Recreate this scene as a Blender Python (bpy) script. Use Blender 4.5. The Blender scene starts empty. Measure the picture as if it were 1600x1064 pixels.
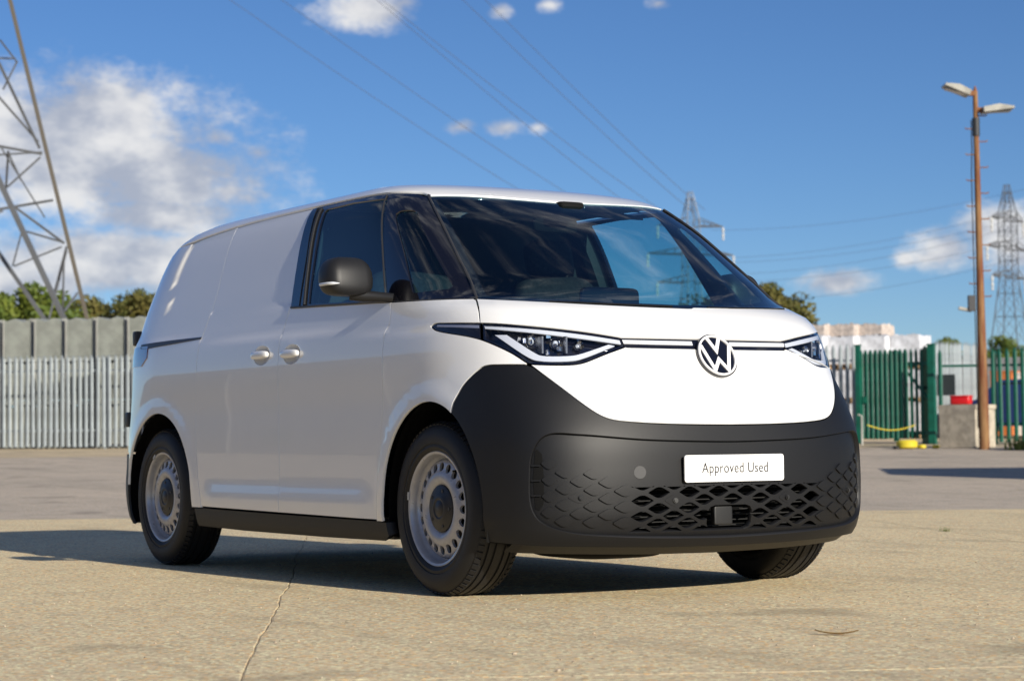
import bpy, math, random
import numpy as np
from mathutils import Vector, Matrix
from mathutils.geometry import delaunay_2d_cdt
random.seed(7); RNG = np.random.default_rng(7)
S = bpy.context.scene
COL = S.collection
# ------------------------------------------------------------------ camera
CAM = np.array([7.6578, -5.3693, .64905]); YAW, PIT, ROLL, FPX = 2.5808, .0488, -.0107, 3243.09
FW = np.array([math.cos(YAW)*math.cos(PIT), math.sin(YAW)*math.cos(PIT), math.sin(PIT)])
RT = np.array([math.sin(YAW), -math.cos(YAW), 0.]); UP = np.cross(RT, FW)
_a, _b = math.cos(ROLL), math.sin(ROLL)
RT, UP = _a*RT+_b*UP, -_b*RT+_a*UP
cd = bpy.data.cameras.new('camera'); cam = bpy.data.objects.new('camera', cd); COL.objects.link(cam)
M = Matrix((tuple(RT)+(0,), tuple(UP)+(0,), tuple(-FW)+(0,), (0, 0, 0, 1))).transposed()
M.translation = Vector(CAM); cam.matrix_world = M
cd.sensor_width = 36; cd.lens = FPX/1600*36; cd.clip_end = 8000; cd.clip_start = .1
cd.dof.use_dof = True; cd.dof.focus_distance = 8.9; cd.dof.aperture_fstop = 4.8
S.camera = cam
def ray(px, py): return FW+(px-800)/FPX*RT-(py-532)/FPX*UP
def at(px, py, d): return CAM+ray(px, py)*d          # the point d metres ahead along a viewing direction
# ------------------------------------------------------------------ sky, sun, exposure
SUN_EL, SUN_AZ = math.radians(21), math.radians(2.5)     # azimuth from +x towards +y
sund = Vector((math.cos(SUN_EL)*math.cos(SUN_AZ), math.cos(SUN_EL)*math.sin(SUN_AZ), math.sin(SUN_EL)))
sl = bpy.data.lights.new('sun', 'SUN'); sl.energy = 5.0; sl.angle = math.radians(.53); sl.color = (1, .925, .80)
so = bpy.data.objects.new('sun', sl); COL.objects.link(so); so.rotation_euler = (-sund).to_track_quat('-Z', 'Y').to_euler(); so.location = (30, 0, 30)
S.view_settings.view_transform = 'Standard'; S.view_settings.look = 'None'; S.view_settings.exposure = .32; S.view_settings.gamma = 1
W = bpy.data.worlds.new('World'); S.world = W; W.use_nodes = True
nt = W.node_tree; nt.nodes.clear()
def N(t, typ, **kw):
    n = t.nodes.new(typ)
    for k, v in kw.items():
        if k.startswith('i_'): n.inputs[k[2:].replace('_', ' ')].default_value = v
        else: setattr(n, k, v)
    return n
def math_(t, op, a, b=None, clamp=False):
    n = t.nodes.new('ShaderNodeMath'); n.operation = op; n.use_clamp = clamp
    for i, v in enumerate((a, b)):
        if v is None: continue
        if hasattr(v, 'is_output'): t.links.new(v, n.inputs[i])
        else: n.inputs[i].default_value = v
    return n.outputs[0]
def mapr(t, v, a, b, c=0., d=1., smooth=True):
    n = t.nodes.new('ShaderNodeMapRange'); n.interpolation_type = 'SMOOTHSTEP' if smooth else 'LINEAR'
    t.links.new(v, n.inputs[0])
    for i, x in zip((1, 2, 3, 4), (a, b, c, d)): n.inputs[i].default_value = x
    return n.outputs[0]
def mixc(t, f, a, b):
    n = t.nodes.new('ShaderNodeMix'); n.data_type = 'RGBA'
    for i, v in ((0, f), (6, a), (7, b)):
        if hasattr(v, 'is_output'): t.links.new(v, n.inputs[i])
        elif i == 0: n.inputs[0].default_value = v
        else: n.inputs[i].default_value = tuple(v)+(1,) if len(v) == 3 else v
    return n.outputs[2]
sky = N(nt, 'ShaderNodeTexSky', sky_type='NISHITA', sun_disc=False, sun_elevation=SUN_EL, sun_rotation=math.pi/2-SUN_AZ,
        altitude=1500, air_density=1.0, dust_density=.2, ozone_density=6.0)
tc = N(nt, 'ShaderNodeTexCoord'); sep = N(nt, 'ShaderNodeSeparateXYZ'); nt.links.new(tc.outputs['Generated'], sep.inputs[0])
az = math_(nt, 'ARCTAN2', sep.outputs[1], sep.outputs[0]); el = math_(nt, 'ARCSINE', sep.outputs[2])
ae = N(nt, 'ShaderNodeCombineXYZ'); nt.links.new(az, ae.inputs[0]); nt.links.new(el, ae.inputs[1])
CLOUDS = [(120,228,235,108,1.15),(245,278,185,74,1.12),(40,178,120,54,.85),(250,335,165,42,1),(340,218,62,40,.62),(400,240,50,32,.55),(150,405,235,54,1.1),(20,440,150,50,1),(290,385,80,26,.9),(355,297,76,30,.72),
          (585,18,105,46,.80),(782,18,30,24,.62),(860,8,34,22,.5),(1030,6,36,18,.5),(722,199,38,19,.62),(792,200,54,23,.60),(838,200,34,18,.5),
          (1310,442,72,26,.80),(1415,405,36,24,.6),(1480,385,60,38,.9),(1560,362,80,46,1),(1620,390,110,50,1),(1460,400,60,25,.8),(-260,330,200,120,1),(-520,380,180,70,1),(1900,350,150,60,1),(2250,420,160,60,.9)]
best = None
for (px, py, rx, ry, k) in CLOUDS:
    v = ray(px, py); v = v/np.linalg.norm(v); a0, e0 = math.atan2(v[1], v[0]), math.asin(v[2])
    s1 = N(nt, 'ShaderNodeVectorMath', operation='SUBTRACT'); nt.links.new(ae.outputs[0], s1.inputs[0]); s1.inputs[1].default_value = (a0, e0, 0)
    s2 = N(nt, 'ShaderNodeVectorMath', operation='MULTIPLY'); nt.links.new(s1.outputs[0], s2.inputs[0]); s2.inputs[1].default_value = (FPX/rx, FPX/ry, 0)
    s3 = N(nt, 'ShaderNodeVectorMath', operation='LENGTH'); nt.links.new(s2.outputs[0], s3.inputs[0])
    o = math_(nt, 'SUBTRACT', k, s3.outputs['Value'])
    best = o if best is None else math_(nt, 'MAXIMUM', best, o)
nz = N(nt, 'ShaderNodeTexNoise', i_Scale=24., i_Detail=4., i_Roughness=.56); 
mp = N(nt, 'ShaderNodeMapping'); mp.inputs['Scale'].default_value = (1, 1, 1.7); nt.links.new(tc.outputs['Generated'], mp.inputs[0]); nt.links.new(mp.outputs[0], nz.inputs['Vector'])
low = math_(nt, 'ADD', math_(nt, 'MULTIPLY', best, 1.5), math_(nt, 'MULTIPLY', math_(nt, 'SUBTRACT', nz.outputs[0], .47), 2.2))
nzf = N(nt, 'ShaderNodeTexNoise', i_Scale=95., i_Detail=5., i_Roughness=.6); nt.links.new(mp.outputs[0], nzf.inputs['Vector'])
low = math_(nt, 'ADD', low, math_(nt, 'MULTIPLY', math_(nt, 'SUBTRACT', nzf.outputs[0], .5), 1.0))
nzg = N(nt, 'ShaderNodeTexNoise', i_Scale=300., i_Detail=5., i_Roughness=.62); nt.links.new(mp.outputs[0], nzg.inputs['Vector'])
low = math_(nt, 'ADD', low, math_(nt, 'MULTIPLY', math_(nt, 'SUBTRACT', nzg.outputs[0], .5), .55))
low = math_(nt, 'MAXIMUM', low, -1)
# the same scattered cumulus goes on overhead as one flat layer
inv = math_(nt, 'DIVIDE', 1., math_(nt, 'MAXIMUM', sep.outputs[2], .05))
pv = N(nt, 'ShaderNodeVectorMath', operation='SCALE'); nt.links.new(tc.outputs['Generated'], pv.inputs[0]); nt.links.new(inv, pv.inputs['Scale'])
nz2 = N(nt, 'ShaderNodeTexNoise', i_Scale=4.2, i_Detail=8., i_Roughness=.60); pv2 = N(nt, 'ShaderNodeVectorMath', operation='ADD'); nt.links.new(pv.outputs[0], pv2.inputs[0]); pv2.inputs[1].default_value = (3.1, 1.7, 0); nt.links.new(pv2.outputs[0], nz2.inputs['Vector'])
high = math_(nt, 'SUBTRACT', math_(nt, 'MULTIPLY', math_(nt, 'SUBTRACT', nz2.outputs[0], .52), 4.), math_(nt, 'SUBTRACT', 1., mapr(nt, el, .25, .60)))
dens = math_(nt, 'MAXIMUM', low, high)
cmask = mapr(nt, dens, -.25, 1.0)
nz3 = N(nt, 'ShaderNodeTexNoise', i_Scale=22., i_Detail=4., i_Roughness=.6); nt.links.new(mp.outputs[0], nz3.inputs['Vector'])
shade = mapr(nt, math_(nt, 'ADD', nz3.outputs[0], math_(nt, 'MULTIPLY', math_(nt, 'SUBTRACT', nz.outputs[0], .5), .9)), .30, .72)
ccol = mixc(nt, shade, (.46, .50, .60), (.94, .93, .92))
hs = N(nt, 'ShaderNodeHueSaturation', i_Saturation=1.05, i_Hue=.505); nt.links.new(sky.outputs[0], hs.inputs['Color'])
bg1 = N(nt, 'ShaderNodeBackground', i_Strength=.0735); nt.links.new(hs.outputs[0], bg1.inputs[0])
bg2 = N(nt, 'ShaderNodeBackground', i_Strength=.72); nt.links.new(ccol, bg2.inputs[0])
ms = N(nt, 'ShaderNodeMixShader'); nt.links.new(math_(nt, 'MULTIPLY', cmask, .93), ms.inputs[0]); nt.links.new(bg1.outputs[0], ms.inputs[1]); nt.links.new(bg2.outputs[0], ms.inputs[2])
wo = N(nt, 'ShaderNodeOutputWorld'); nt.links.new(ms.outputs[0], wo.inputs[0])

# ------------------------------------------------------------------ helpers: materials
MATS = {}
def mat(name, col, rough=.5, metal=0., coat=0., coat_r=.03, spec=.5, var=0., vscale=4., bump=0., bscale=60., emit=None, trans=0, col2=None):
    if name in MATS: return MATS[name]
    m = bpy.data.materials.new(name); m.use_nodes = True; t = m.node_tree; b = t.nodes['Principled BSDF']
    b.inputs['Base Color'].default_value = tuple(col)+(1,); b.inputs['Roughness'].default_value = rough; b.inputs['Metallic'].default_value = metal
    b.inputs['Coat Weight'].default_value = coat; b.inputs['Coat Roughness'].default_value = coat_r; b.inputs['Specular IOR Level'].default_value = spec
    tcn = N(t, 'ShaderNodeTexCoord')
    if var or col2:
        n = N(t, 'ShaderNodeTexNoise', i_Scale=vscale, i_Detail=6., i_Roughness=.6); t.links.new(tcn.outputs['Object'], n.inputs['Vector'])
        c2 = col2 if col2 else tuple(c*(1-var) for c in col); c1 = col if col2 else tuple(min(1, c*(1+var)) for c in col)
        t.links.new(mixc(t, mapr(t, n.outputs[0], .35, .65), c1, c2), b.inputs['Base Color'])
        t.links.new(mapr(t, n.outputs[0], .3, .7, max(0, rough-.06), min(1, rough+.06)), b.inputs['Roughness'])
    if bump:
        n2 = N(t, 'ShaderNodeTexNoise', i_Scale=bscale, i_Detail=4.); t.links.new(tcn.outputs['Object'], n2.inputs['Vector'])
        bp = N(t, 'ShaderNodeBump', i_Strength=bump, i_Distance=.01); t.links.new(n2.outputs[0], bp.inputs['Height']); t.links.new(bp.outputs[0], b.inputs['Normal'])
    if emit: b.inputs['Emission Color'].default_value = tuple(emit[:3])+(1,); b.inputs['Emission Strength'].default_value = emit[3]
    MATS[name] = m; return m
def glass(name, tint, refl=.07, rough=0.):
    m = bpy.data.materials.new(name); m.use_nodes = True; t = m.node_tree; t.nodes.clear()
    lw = N(t, 'ShaderNodeLayerWeight', i_Blend=.5)
    f = math_(t, 'ADD', math_(t, 'MULTIPLY', math_(t, 'POWER', lw.outputs['Facing'], 5.), .93), refl)
    tr = N(t, 'ShaderNodeBsdfTransparent'); tr.inputs[0].default_value = tuple(tint)+(1,)
    gl = N(t, 'ShaderNodeBsdfGlossy'); gl.inputs['Roughness'].default_value = rough
    mx = N(t, 'ShaderNodeMixShader'); t.links.new(f, mx.inputs[0]); t.links.new(tr.outputs[0], mx.inputs[1]); t.links.new(gl.outputs[0], mx.inputs[2])
    o = N(t, 'ShaderNodeOutputMaterial'); t.links.new(mx.outputs[0], o.inputs[0]); MATS[name] = m; return m
# ------------------------------------------------------------------ helpers: objects
def link(name, me, m=None, parent=None):
    o = bpy.data.objects.new(name, me); COL.objects.link(o)
    if m is not None and me is not None and not me.materials: me.materials.append(m)
    if parent is not None: o.parent = parent
    return o
def tag(o, label, cat, group=None):
    o['label'] = label; o['category'] = cat
    if group: o['group'] = group
    return o
def empty(name, loc=(0, 0, 0), rz=0):
    o = bpy.data.objects.new(name, None); COL.objects.link(o); o.location = tuple(loc); o.rotation_euler = (0, 0, rz); o.empty_display_size = .2
    return o
def copy_tree(o, parent=None):
    c = o.copy(); COL.objects.link(c); c.parent = parent
    for ch in list(o.children): copy_tree(ch, c)
    return c
class MB:
    def __init__(s): s.v = []; s.f = []
    def add(s, vs, fs):
        k = len(s.v); s.v += [tuple(map(float, p)) for p in vs]; s.f += [tuple(i+k for i in f) for f in fs]; return s
    def box(s, c, d, rot=None):
        hx, hy, hz = d[0]/2, d[1]/2, d[2]/2
        vs = [Vector((x, y, z)) for x in (-hx, hx) for y in (-hy, hy) for z in (-hz, hz)]
        if rot is not None: vs = [rot @ p for p in vs]
        return s.add([p+Vector(c) for p in vs], [(0, 1, 3, 2), (4, 6, 7, 5), (0, 4, 5, 1), (2, 3, 7, 6), (0, 2, 6, 4), (1, 5, 7, 3)])
    def tube(s, a, b, r, n=8, r2=None, caps=True):
        a, b = Vector(a), Vector(b); d = (b-a).normalized(); u = d.orthogonal().normalized(); w = d.cross(u); r2 = r if r2 is None else r2
        vs = []
        for p, q in ((a, r), (b, r2)):
            for i in range(n):
                t = 2*math.pi*(i+.5)/n; vs.append(p+(u*math.cos(t)+w*math.sin(t))*q)
        fs = [(i, (i+1) % n, n+(i+1) % n, n+i) for i in range(n)]
        if caps: fs += [tuple(range(n))[::-1], tuple(range(n, 2*n))]
        return s.add(vs, fs)
    def path(s, pts, r, n=6):
        pts = [Vector(p) for p in pts]; vs = []; fs = []
        u = None
        for i, p in enumerate(pts):
            d = (pts[min(i+1, len(pts)-1)]-pts[max(i-1, 0)]).normalized()
            u = d.orthogonal().normalized() if u is None else (u-d*u.dot(d)).normalized(); w = d.cross(u)
            rr = r[i] if hasattr(r, '__len__') else r
            for k in range(n):
                t = 2*math.pi*k/n; vs.append(p+(u*math.cos(t)+w*math.sin(t))*rr)
        for i in range(len(pts)-1):
            for k in range(n): fs.append((i*n+k, i*n+(k+1) % n, (i+1)*n+(k+1) % n, (i+1)*n+k))
        fs += [tuple(range(n))[::-1], tuple(range((len(pts)-1)*n, len(pts)*n))]
        return s.add(vs, fs)
    def prism(s, poly, y0, y1, ax=1):
        n = len(poly); vs = []
        for y in (y0, y1):
            for (a, b) in poly: vs.append((a, y, b) if ax == 1 else ((a, b, y) if ax == 2 else (y, a, b)))
        return s.add(vs, [(i, (i+1) % n, n+(i+1) % n, n+i) for i in range(n)]+[tuple(range(n))[::-1], tuple(range(n, 2*n))])
    def rbox(s, c, d, e=.35, nu=20, nv=12, rot=None):     # rounded box (superellipsoid)
        vs = []; sg = lambda v, p: math.copysign(abs(v)**p, v)
        for j in range(nv+1):
            ph = -math.pi/2+math.pi*j/nv
            for i in range(nu):
                th = 2*math.pi*i/nu
                p = Vector((d[0]/2*sg(math.cos(ph), e)*sg(math.cos(th), e), d[1]/2*sg(math.cos(ph), e)*sg(math.sin(th), e), d[2]/2*sg(math.sin(ph), e)))
                vs.append((rot @ p if rot is not None else p)+Vector(c))
        fs = [(j*nu+i, j*nu+(i+1) % nu, (j+1)*nu+(i+1) % nu, (j+1)*nu+i) for j in range(nv) for i in range(nu)]
        return s.add(vs, fs)
    def lathe(s, prof, n=64, c=(0, 0, 0)):                # profile (r, y) round the y axis
        vs = [(c[0]+r*math.cos(2*math.pi*i/n), c[1]+y, c[2]+r*math.sin(2*math.pi*i/n)) for (r, y) in prof for i in range(n)]
        m = len(prof)
        return s.add(vs, [(j*n+i, (j+1)*n+i, (j+1)*n+(i+1) % n, j*n+(i+1) % n) for j in range(m-1) for i in range(n)])
    def mesh(s, name, smooth=None):
        me = bpy.data.meshes.new(name); me.from_pydata(s.v, [], s.f); me.validate(); me.update()
        if smooth is not None:
            me.polygons.foreach_set('use_smooth', [True]*len(me.polygons))
            if smooth < 179: me.set_sharp_from_angle(angle=math.radians(smooth))
        return me
    def build(s, name, m, parent=None, smooth=None): return link(name, s.mesh(name, smooth), m, parent)
def fixn(o):          # make face normals point outwards
    import bmesh
    bm = bmesh.new(); bm.from_mesh(o.data); bmesh.ops.recalc_face_normals(bm, faces=bm.faces); bm.to_mesh(o.data); bm.free(); return o
# ================================================================== ground: a flat yard that climbs gently to the boundary fence
FH = np.array([FW[0], FW[1]])/np.hypot(FW[0], FW[1]); RH = np.array([FH[1], -FH[0]])
def depth(x, y): return (np.asarray(x)-CAM[0])*FH[0]+(np.asarray(y)-CAM[1])*FH[1]
def gz(x, y):
    s = depth(x, y); a = np.clip(s-17., 0, None)
    z = np.where(a < 6, .0212*a*a/12, .0212*(a-3)); return np.where(z > .74, .74+.02*np.tanh((z-.74)/.02), z)
def on(px, py_unused, d):                 # a point of the ground d metres ahead in the given direction
    p = at(px, 690, d); return np.array([p[0], p[1], float(gz(p[0], p[1]))])
def world(s, t): return CAM[0]+FH[0]*s+RH[0]*t, CAM[1]+FH[1]*s+RH[1]*t
def conc(name, c1, c2, c3, agg=1.):
    m = bpy.data.materials.new(name); m.use_nodes = True; t = m.node_tree; b = t.nodes['Principled BSDF']; tcn = N(t, 'ShaderNodeTexCoord')
    def noi(sc, det=5., r=.6):
        n = N(t, 'ShaderNodeTexNoise', i_Scale=sc, i_Detail=det, i_Roughness=r); t.links.new(tcn.outputs['Object'], n.inputs['Vector']); return n.outputs[0]
    big = noi(.35, 6., .62); mid = noi(2.6, 6., .65); fine = noi(38., 4., .7); gr = noi(140., 3., .7)
    vo = N(t, 'ShaderNodeTexVoronoi', i_Scale=75.); t.links.new(tcn.outputs['Object'], vo.inputs['Vector'])
    vsep = N(t, 'ShaderNodeSeparateColor'); t.links.new(vo.outputs['Color'], vsep.inputs[0])
    col = mixc(t, mapr(t, big, .36, .66), c1, c2)
    col = mixc(t, math_(t, 'MULTIPLY', mapr(t, mid, .50, .66), .6), col, c3)
    stone = mapr(t, vsep.outputs[0], .72, .80); col = mixc(t, math_(t, 'MULTIPLY', stone, .6*agg), col, tuple(min(1, c*1.6) for c in c1))
    dark = mapr(t, vsep.outputs[1], .80, .86); col = mixc(t, math_(t, 'MULTIPLY', dark, .6*agg), col, tuple(c*.42 for c in c2))
    org = mapr(t, vsep.outputs[2], .88, .92); col = mixc(t, math_(t, 'MULTIPLY', org, .7*agg), col, (c1[0]*1.15, c1[1]*.85, c1[2]*.5))
    col = mixc(t, math_(t, 'MULTIPLY', mapr(t, fine, .42, .62), .35), col, tuple(c*.62 for c in c2))
    mpn = N(t, 'ShaderNodeMapping'); mpn.inputs['Rotation'].default_value = (0, 0, .5); mpn.inputs['Scale'].default_value = (.16, 1.4, 1); t.links.new(tcn.outputs['Object'], mpn.inputs[0])
    st = N(t, 'ShaderNodeTexNoise', i_Scale=1.6, i_Detail=7., i_Roughness=.68); t.links.new(mpn.outputs[0], st.inputs['Vector'])
    col = mixc(t, math_(t, 'MULTIPLY', mapr(t, st.outputs[0], .50, .70), .40), col, tuple(c*.50 for c in c2))
    sp = noi(.9, 3., .5); col = mixc(t, math_(t, 'MULTIPLY', mapr(t, math_(t, 'ADD', sp, math_(t, 'MULTIPLY', mid, .18)), .70, .80), .42), col, tuple(c*.45 for c in c3))
    t.links.new(col, b.inputs['Base Color']); b.inputs['Roughness'].default_value = .88; b.inputs['Specular IOR Level'].default_value = .25
    h = math_(t, 'ADD', math_(t, 'MULTIPLY', gr, .5), math_(t, 'ADD', math_(t, 'MULTIPLY', fine, .8), math_(t, 'MULTIPLY', stone, .25)))
    bp = N(t, 'ShaderNodeBump', i_Strength=.55, i_Distance=.006); t.links.new(h, bp.inputs['Height']); t.links.new(bp.outputs[0], b.inputs['Normal'])
    return m
CONC = conc('tan_concrete', (.76, .605, .375), (.67, .54, .345), (.52, .425, .29))
YARD = conc('grey_yard', (.54, .46, .365), (.45, .39, .315), (.33, .29, .24), .6)
STRIP = conc('pale_verge', (.58, .47, .31), (.50, .41, .28), (.40, .34, .25), .6)
ss = [-60, -20, 0, 8, 14, 16, 17, 18, 19, 20, 21, 22, 23, 25, 28, 32, 36, 40, 44, 48, 50, 51, 52, 53, 55, 60, 80, 120, 200, 400, 1000, 4000]
tt = [-4000, -1000, -300, -100, -60, -30, -20, -14, -8, -4, 0, 4, 8, 14, 20, 30, 60, 100, 300, 1000, 4000]
mb = MB(); vv = []
for s in ss:
    for t in tt:
        x, y = world(s, t); vv.append((x, y, float(gz(x, y))-.0055))
nt_ = len(tt); mb.add(vv, [(i*nt_+j, i*nt_+j+1, (i+1)*nt_+j+1, (i+1)*nt_+j) for i in range(len(ss)-1) for j in range(nt_-1)])
ground = mb.build('ground', YARD); ground['kind'] = 'structure'
# concrete bays of the near yard, with worn open joints between them
E1 = np.array([.885, -.466]); E2 = np.array([.466, .885])
rj = np.random.default_rng(3)
def rough_line(p, q, amp, n):
    t = np.linspace(0, 1, n); o = np.zeros(n)
    for k, a in ((3, 1.), (9, .5), (27, .3), (70, .22)): 
        ph = rj.random(3)*6.28; o += a*np.sin(t*k*2.1+ph[0])*np.cos(t*k*1.3+ph[1])
    o *= amp*np.minimum(1, np.minimum(t, 1-t)*12); d = (q-p)/np.linalg.norm(q-p); nn = np.array([-d[1], d[0]])
    return p+(q-p)*t[:, None]+nn*o[:, None]
US = [-10.45, 3.50, 19.]; VS = [-14.7, -10.3, -5.9, -1.5, 2.9, 7.3, 11.7, 16.1]
hor = {}; ver = {}
for i in range(2):
    for j, v in enumerate(VS): hor[i, j] = rough_line(E1*US[i]+E2*v, E1*US[i+1]+E2*v, .022 if j == 3 else .008, 150)
for i, u in enumerate(US):
    for j in range(len(VS)-1): ver[i, j] = rough_line(E1*u+E2*VS[j], E1*u+E2*VS[j+1], .012, 60)
for i in range(2):
    for j in range(len(VS)-1):
        loop = np.concatenate([hor[i, j][:-1], ver[i+1, j][:-1], hor[i, j+1][::-1][:-1], ver[i, j][::-1][:-1]])
        c = loop.mean(0); e0 = loop-np.roll(loop, 1, 0); e1 = np.roll(loop, -1, 0)-loop; tn = e0/np.linalg.norm(e0, axis=1)[:, None]+e1/np.linalg.norm(e1, axis=1)[:, None]; nn = np.stack([-tn[:, 1], tn[:, 0]], -1); nn /= np.maximum(np.linalg.norm(nn, axis=1), .5)[:, None]
        if np.sum((c-loop)*nn) < 0: nn = -nn
        g1 = loop+nn*(.0010+.0020*rj.random(len(loop))[:, None]); g2 = loop+nn*(.0035+.006*rj.random(len(loop))[:, None]); n = len(loop)
        V = [(x, y, -.03) for x, y in g1]+[(x, y, -.0022) for x, y in g1]+[(x, y, 0.) for x, y in g2]
        mb = MB(); mb.add(V, [(a*n+k, a*n+(k+1) % n, (a+1)*n+(k+1) % n, (a+1)*n+k) for a in range(2) for k in range(n)]+[tuple(range(2*n, 3*n))])
        o = fixn(mb.build('concrete_bay', CONC, ground))
# pale strip along the foot of the boundary
mb = MB(); V = []
for t in np.linspace(-30, 30, 61):
    w0_, w1_ = 41.5+.5*math.sin(t*.9)+.3*math.sin(t*2.7), 53
    for s in (w0_, (w0_+w1_)/2, w1_):
        x, y = world(s, t); V.append((x, y, float(gz(x, y))-.004))
mb.add(V, [(i*3+j, i*3+j+1, (i+1)*3+j+1, (i+1)*3+j) for i in range(60) for j in range(2)]); o = mb.build('verge', STRIP); o['kind'] = 'structure'

# ================================================================== boundary fences
GALV = mat('galvanised', (.28, .315, .33), .42, .35, var=.14, vscale=3.); GREEN = mat('green_paint', (.003, .092, .058), .42, var=.2, vscale=5.); RUST = mat('rusty_bolt', (.20, .08, .03), .8)
def pale_mesh(name, h, w=.086):
    xs = [-.5, -.30, -.12, .12, .30, .5]; ys = [0, .012, .016, .016, .012, 0]; tops = [-.10, -.05, 0., 0., -.05, -.10]
    V = []
    for k, dy in ((0, 0), (1, -.004)):
        for x, y, tp in zip(xs, ys, tops): V += [(x*w, -y+dy, 0.), (x*w, -y+dy, h+tp)]
    n = len(xs); F_ = []
    for k in (0, 1):
        for i in range(n-1): a = k*2*n+i*2; F_.append((a, a+2, a+3, a+1))
    for i in range(n-1): F_.append((2*i+1, 2*i+3, 2*n+2*i+3, 2*n+2*i+1))
    F_ += [(0, 1, 2*n+1, 2*n), (2*n-2, 2*n-1, 4*n-1, 4*n-2)]
    return MB().add(V, F_).mesh(name)
def palisade(name, label, A, B, h, m, sp=.145, posts=(), rails=(.35, None), pm=None, lift=.05, drop=()):
    A, B = np.asarray(A, float), np.asarray(B, float); L = np.linalg.norm((B-A)[:2]); d = (B-A)/L; ang = math.atan2(d[1], d[0])
    f = tag(empty(name, A, ang), label, 'fence'); me = pm or pale_mesh('pale', h)
    if not me.materials: me.materials.append(m)
    k = 0; x = .05
    while x < L:
        if not any(a < x < b for a, b in drop):
            o = link('pale', me, None, f); o.location = (x, -.012, lift+d[2]*x+random.uniform(-.012, .012)); o.rotation_euler = (random.uniform(-.006, .006), random.uniform(-.006, .006), random.uniform(-.05, .05))
        x += sp
    for r in (rails[0], rails[1] or h-.38):
        mb = MB(); a, b = Vector((0, .02, r+lift)), Vector((L, .02, r+lift+d[2]*L)); mb.add([a+Vector((0, y, z)) for y, z in ((0, 0), (.03, 0), (.03, .05), (0, .05))]+[b+Vector((0, y, z)) for y, z in ((0, 0), (.03, 0), (.03, .05), (0, .05))], [(0, 1, 5, 4), (1, 2, 6, 5), (2, 3, 7, 6), (3, 0, 4, 7), (0, 3, 2, 1), (4, 5, 6, 7)]); mb.build('rail', m, f)
    for x in posts: mb = MB(); mb.box((x, .085, (h+.05)/2+d[2]*x-.1), (.10, .06, h+.15)); mb.build('post', m, f)
    return f
fl_a, fl_b = on(-70, 0, 48.6), on(1338, 0, 45.5)
LF = np.linalg.norm((fl_b-fl_a)[:2])
palisade('palisade_fence', 'grey galvanised palisade fence in front of the left-hand stacks', fl_a, fl_b, 2.12, GALV, .143, posts=(.9, 3.65, 6.4, 9.15, 11.9, 14.65, 17.4, 19.9))

def brick_wrap(name, rib=True): pass
# long ribbed crates stacked behind the left fence
SHEET = mat('ribbed_sheet', (.27, .285, .26), .5, .1, var=.16, vscale=2.4); POSTM = mat('pale_post', (.36, .36, .33), .6, var=.1); WOOD = mat('pallet_wood', (.38, .25, .13), .8, var=.25, vscale=8)
def ribbed_unit(w, d, h, seed):
    r = np.random.default_rng(seed); root = empty('ribbed_crate'); nrib = 13; mb = MB(); P = []
    for i in range(nrib*2+1):
        x = -w/2+.04+(w-.08)*i/(nrib*2); P.append((x, -d/2+(.04 if i % 2 else 0)))
    top = [h-.03+.035*math.sin(i*.35+seed)+.02*r.random() for i in range(len(P))]
    mb.add([(x, y, .12) for x, y in P]+[(x, y, t) for (x, y), t in zip(P, top)], [(i, i+1, len(P)+i+1, len(P)+i) for i in range(len(P)-1)]); mb.build('ribbed_side', SHEET, root)
    mb = MB(); mb.add([(x, -d/2+.02, t) for (x, y), t in zip(P, top)]+[(x, d/2, t) for (x, y), t in zip(P, top)], [(i, i+1, len(P)+i+1, len(P)+i) for i in range(len(P)-1)]); mb.build('cover_sheet', SHEET, root)
    for s in (-1, 1):
        mb = MB(); mb.box((s*(w/2-.015), -d/2-.012, h/2), (.028, .04, h)); mb.build('corner_post', POSTM, root)
        mb = MB(); mb.box((s*(w/2-.02), 0, h/2+.05), (.02, d-.05, h-.14)); mb.build('end_panel', SHEET, root)
    mb = MB(); mb.box((0, 0, .06), (w, d, .10)); mb.build('base', SHEET, root)
    return root
ang_f = math.atan2((fl_b-fl_a)[1], (fl_b-fl_a)[0]); NF = np.array([-math.sin(ang_f), math.cos(ang_f)])
for i, (x0, x1) in enumerate(((-33, 15), (15, 64), (64, 112), (112, 160), (160, 209), (209, 258), (258, 306))):
    for lev in range(3):
        d = 50.0-.005*x0; p = on((x0+x1)/2, 0, d); w = (x1-x0)/FPX*d*1.0
        u = ribbed_unit(w, .9, 1.02, i*3+lev); u.location = (p[0], p[1], p[2]-.02+lev*1.03); u.rotation_euler = (0, 0, ang_f)
        tag(u, '%s grey ribbed crate in the %s column behind the left palisade fence' % (('bottom', 'middle', 'top')[lev], ('leftmost', 'second', 'third', 'fourth', 'fifth', 'sixth', 'seventh')[i]), 'crate', 'ribbed crates stacked behind the left fence')
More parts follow.
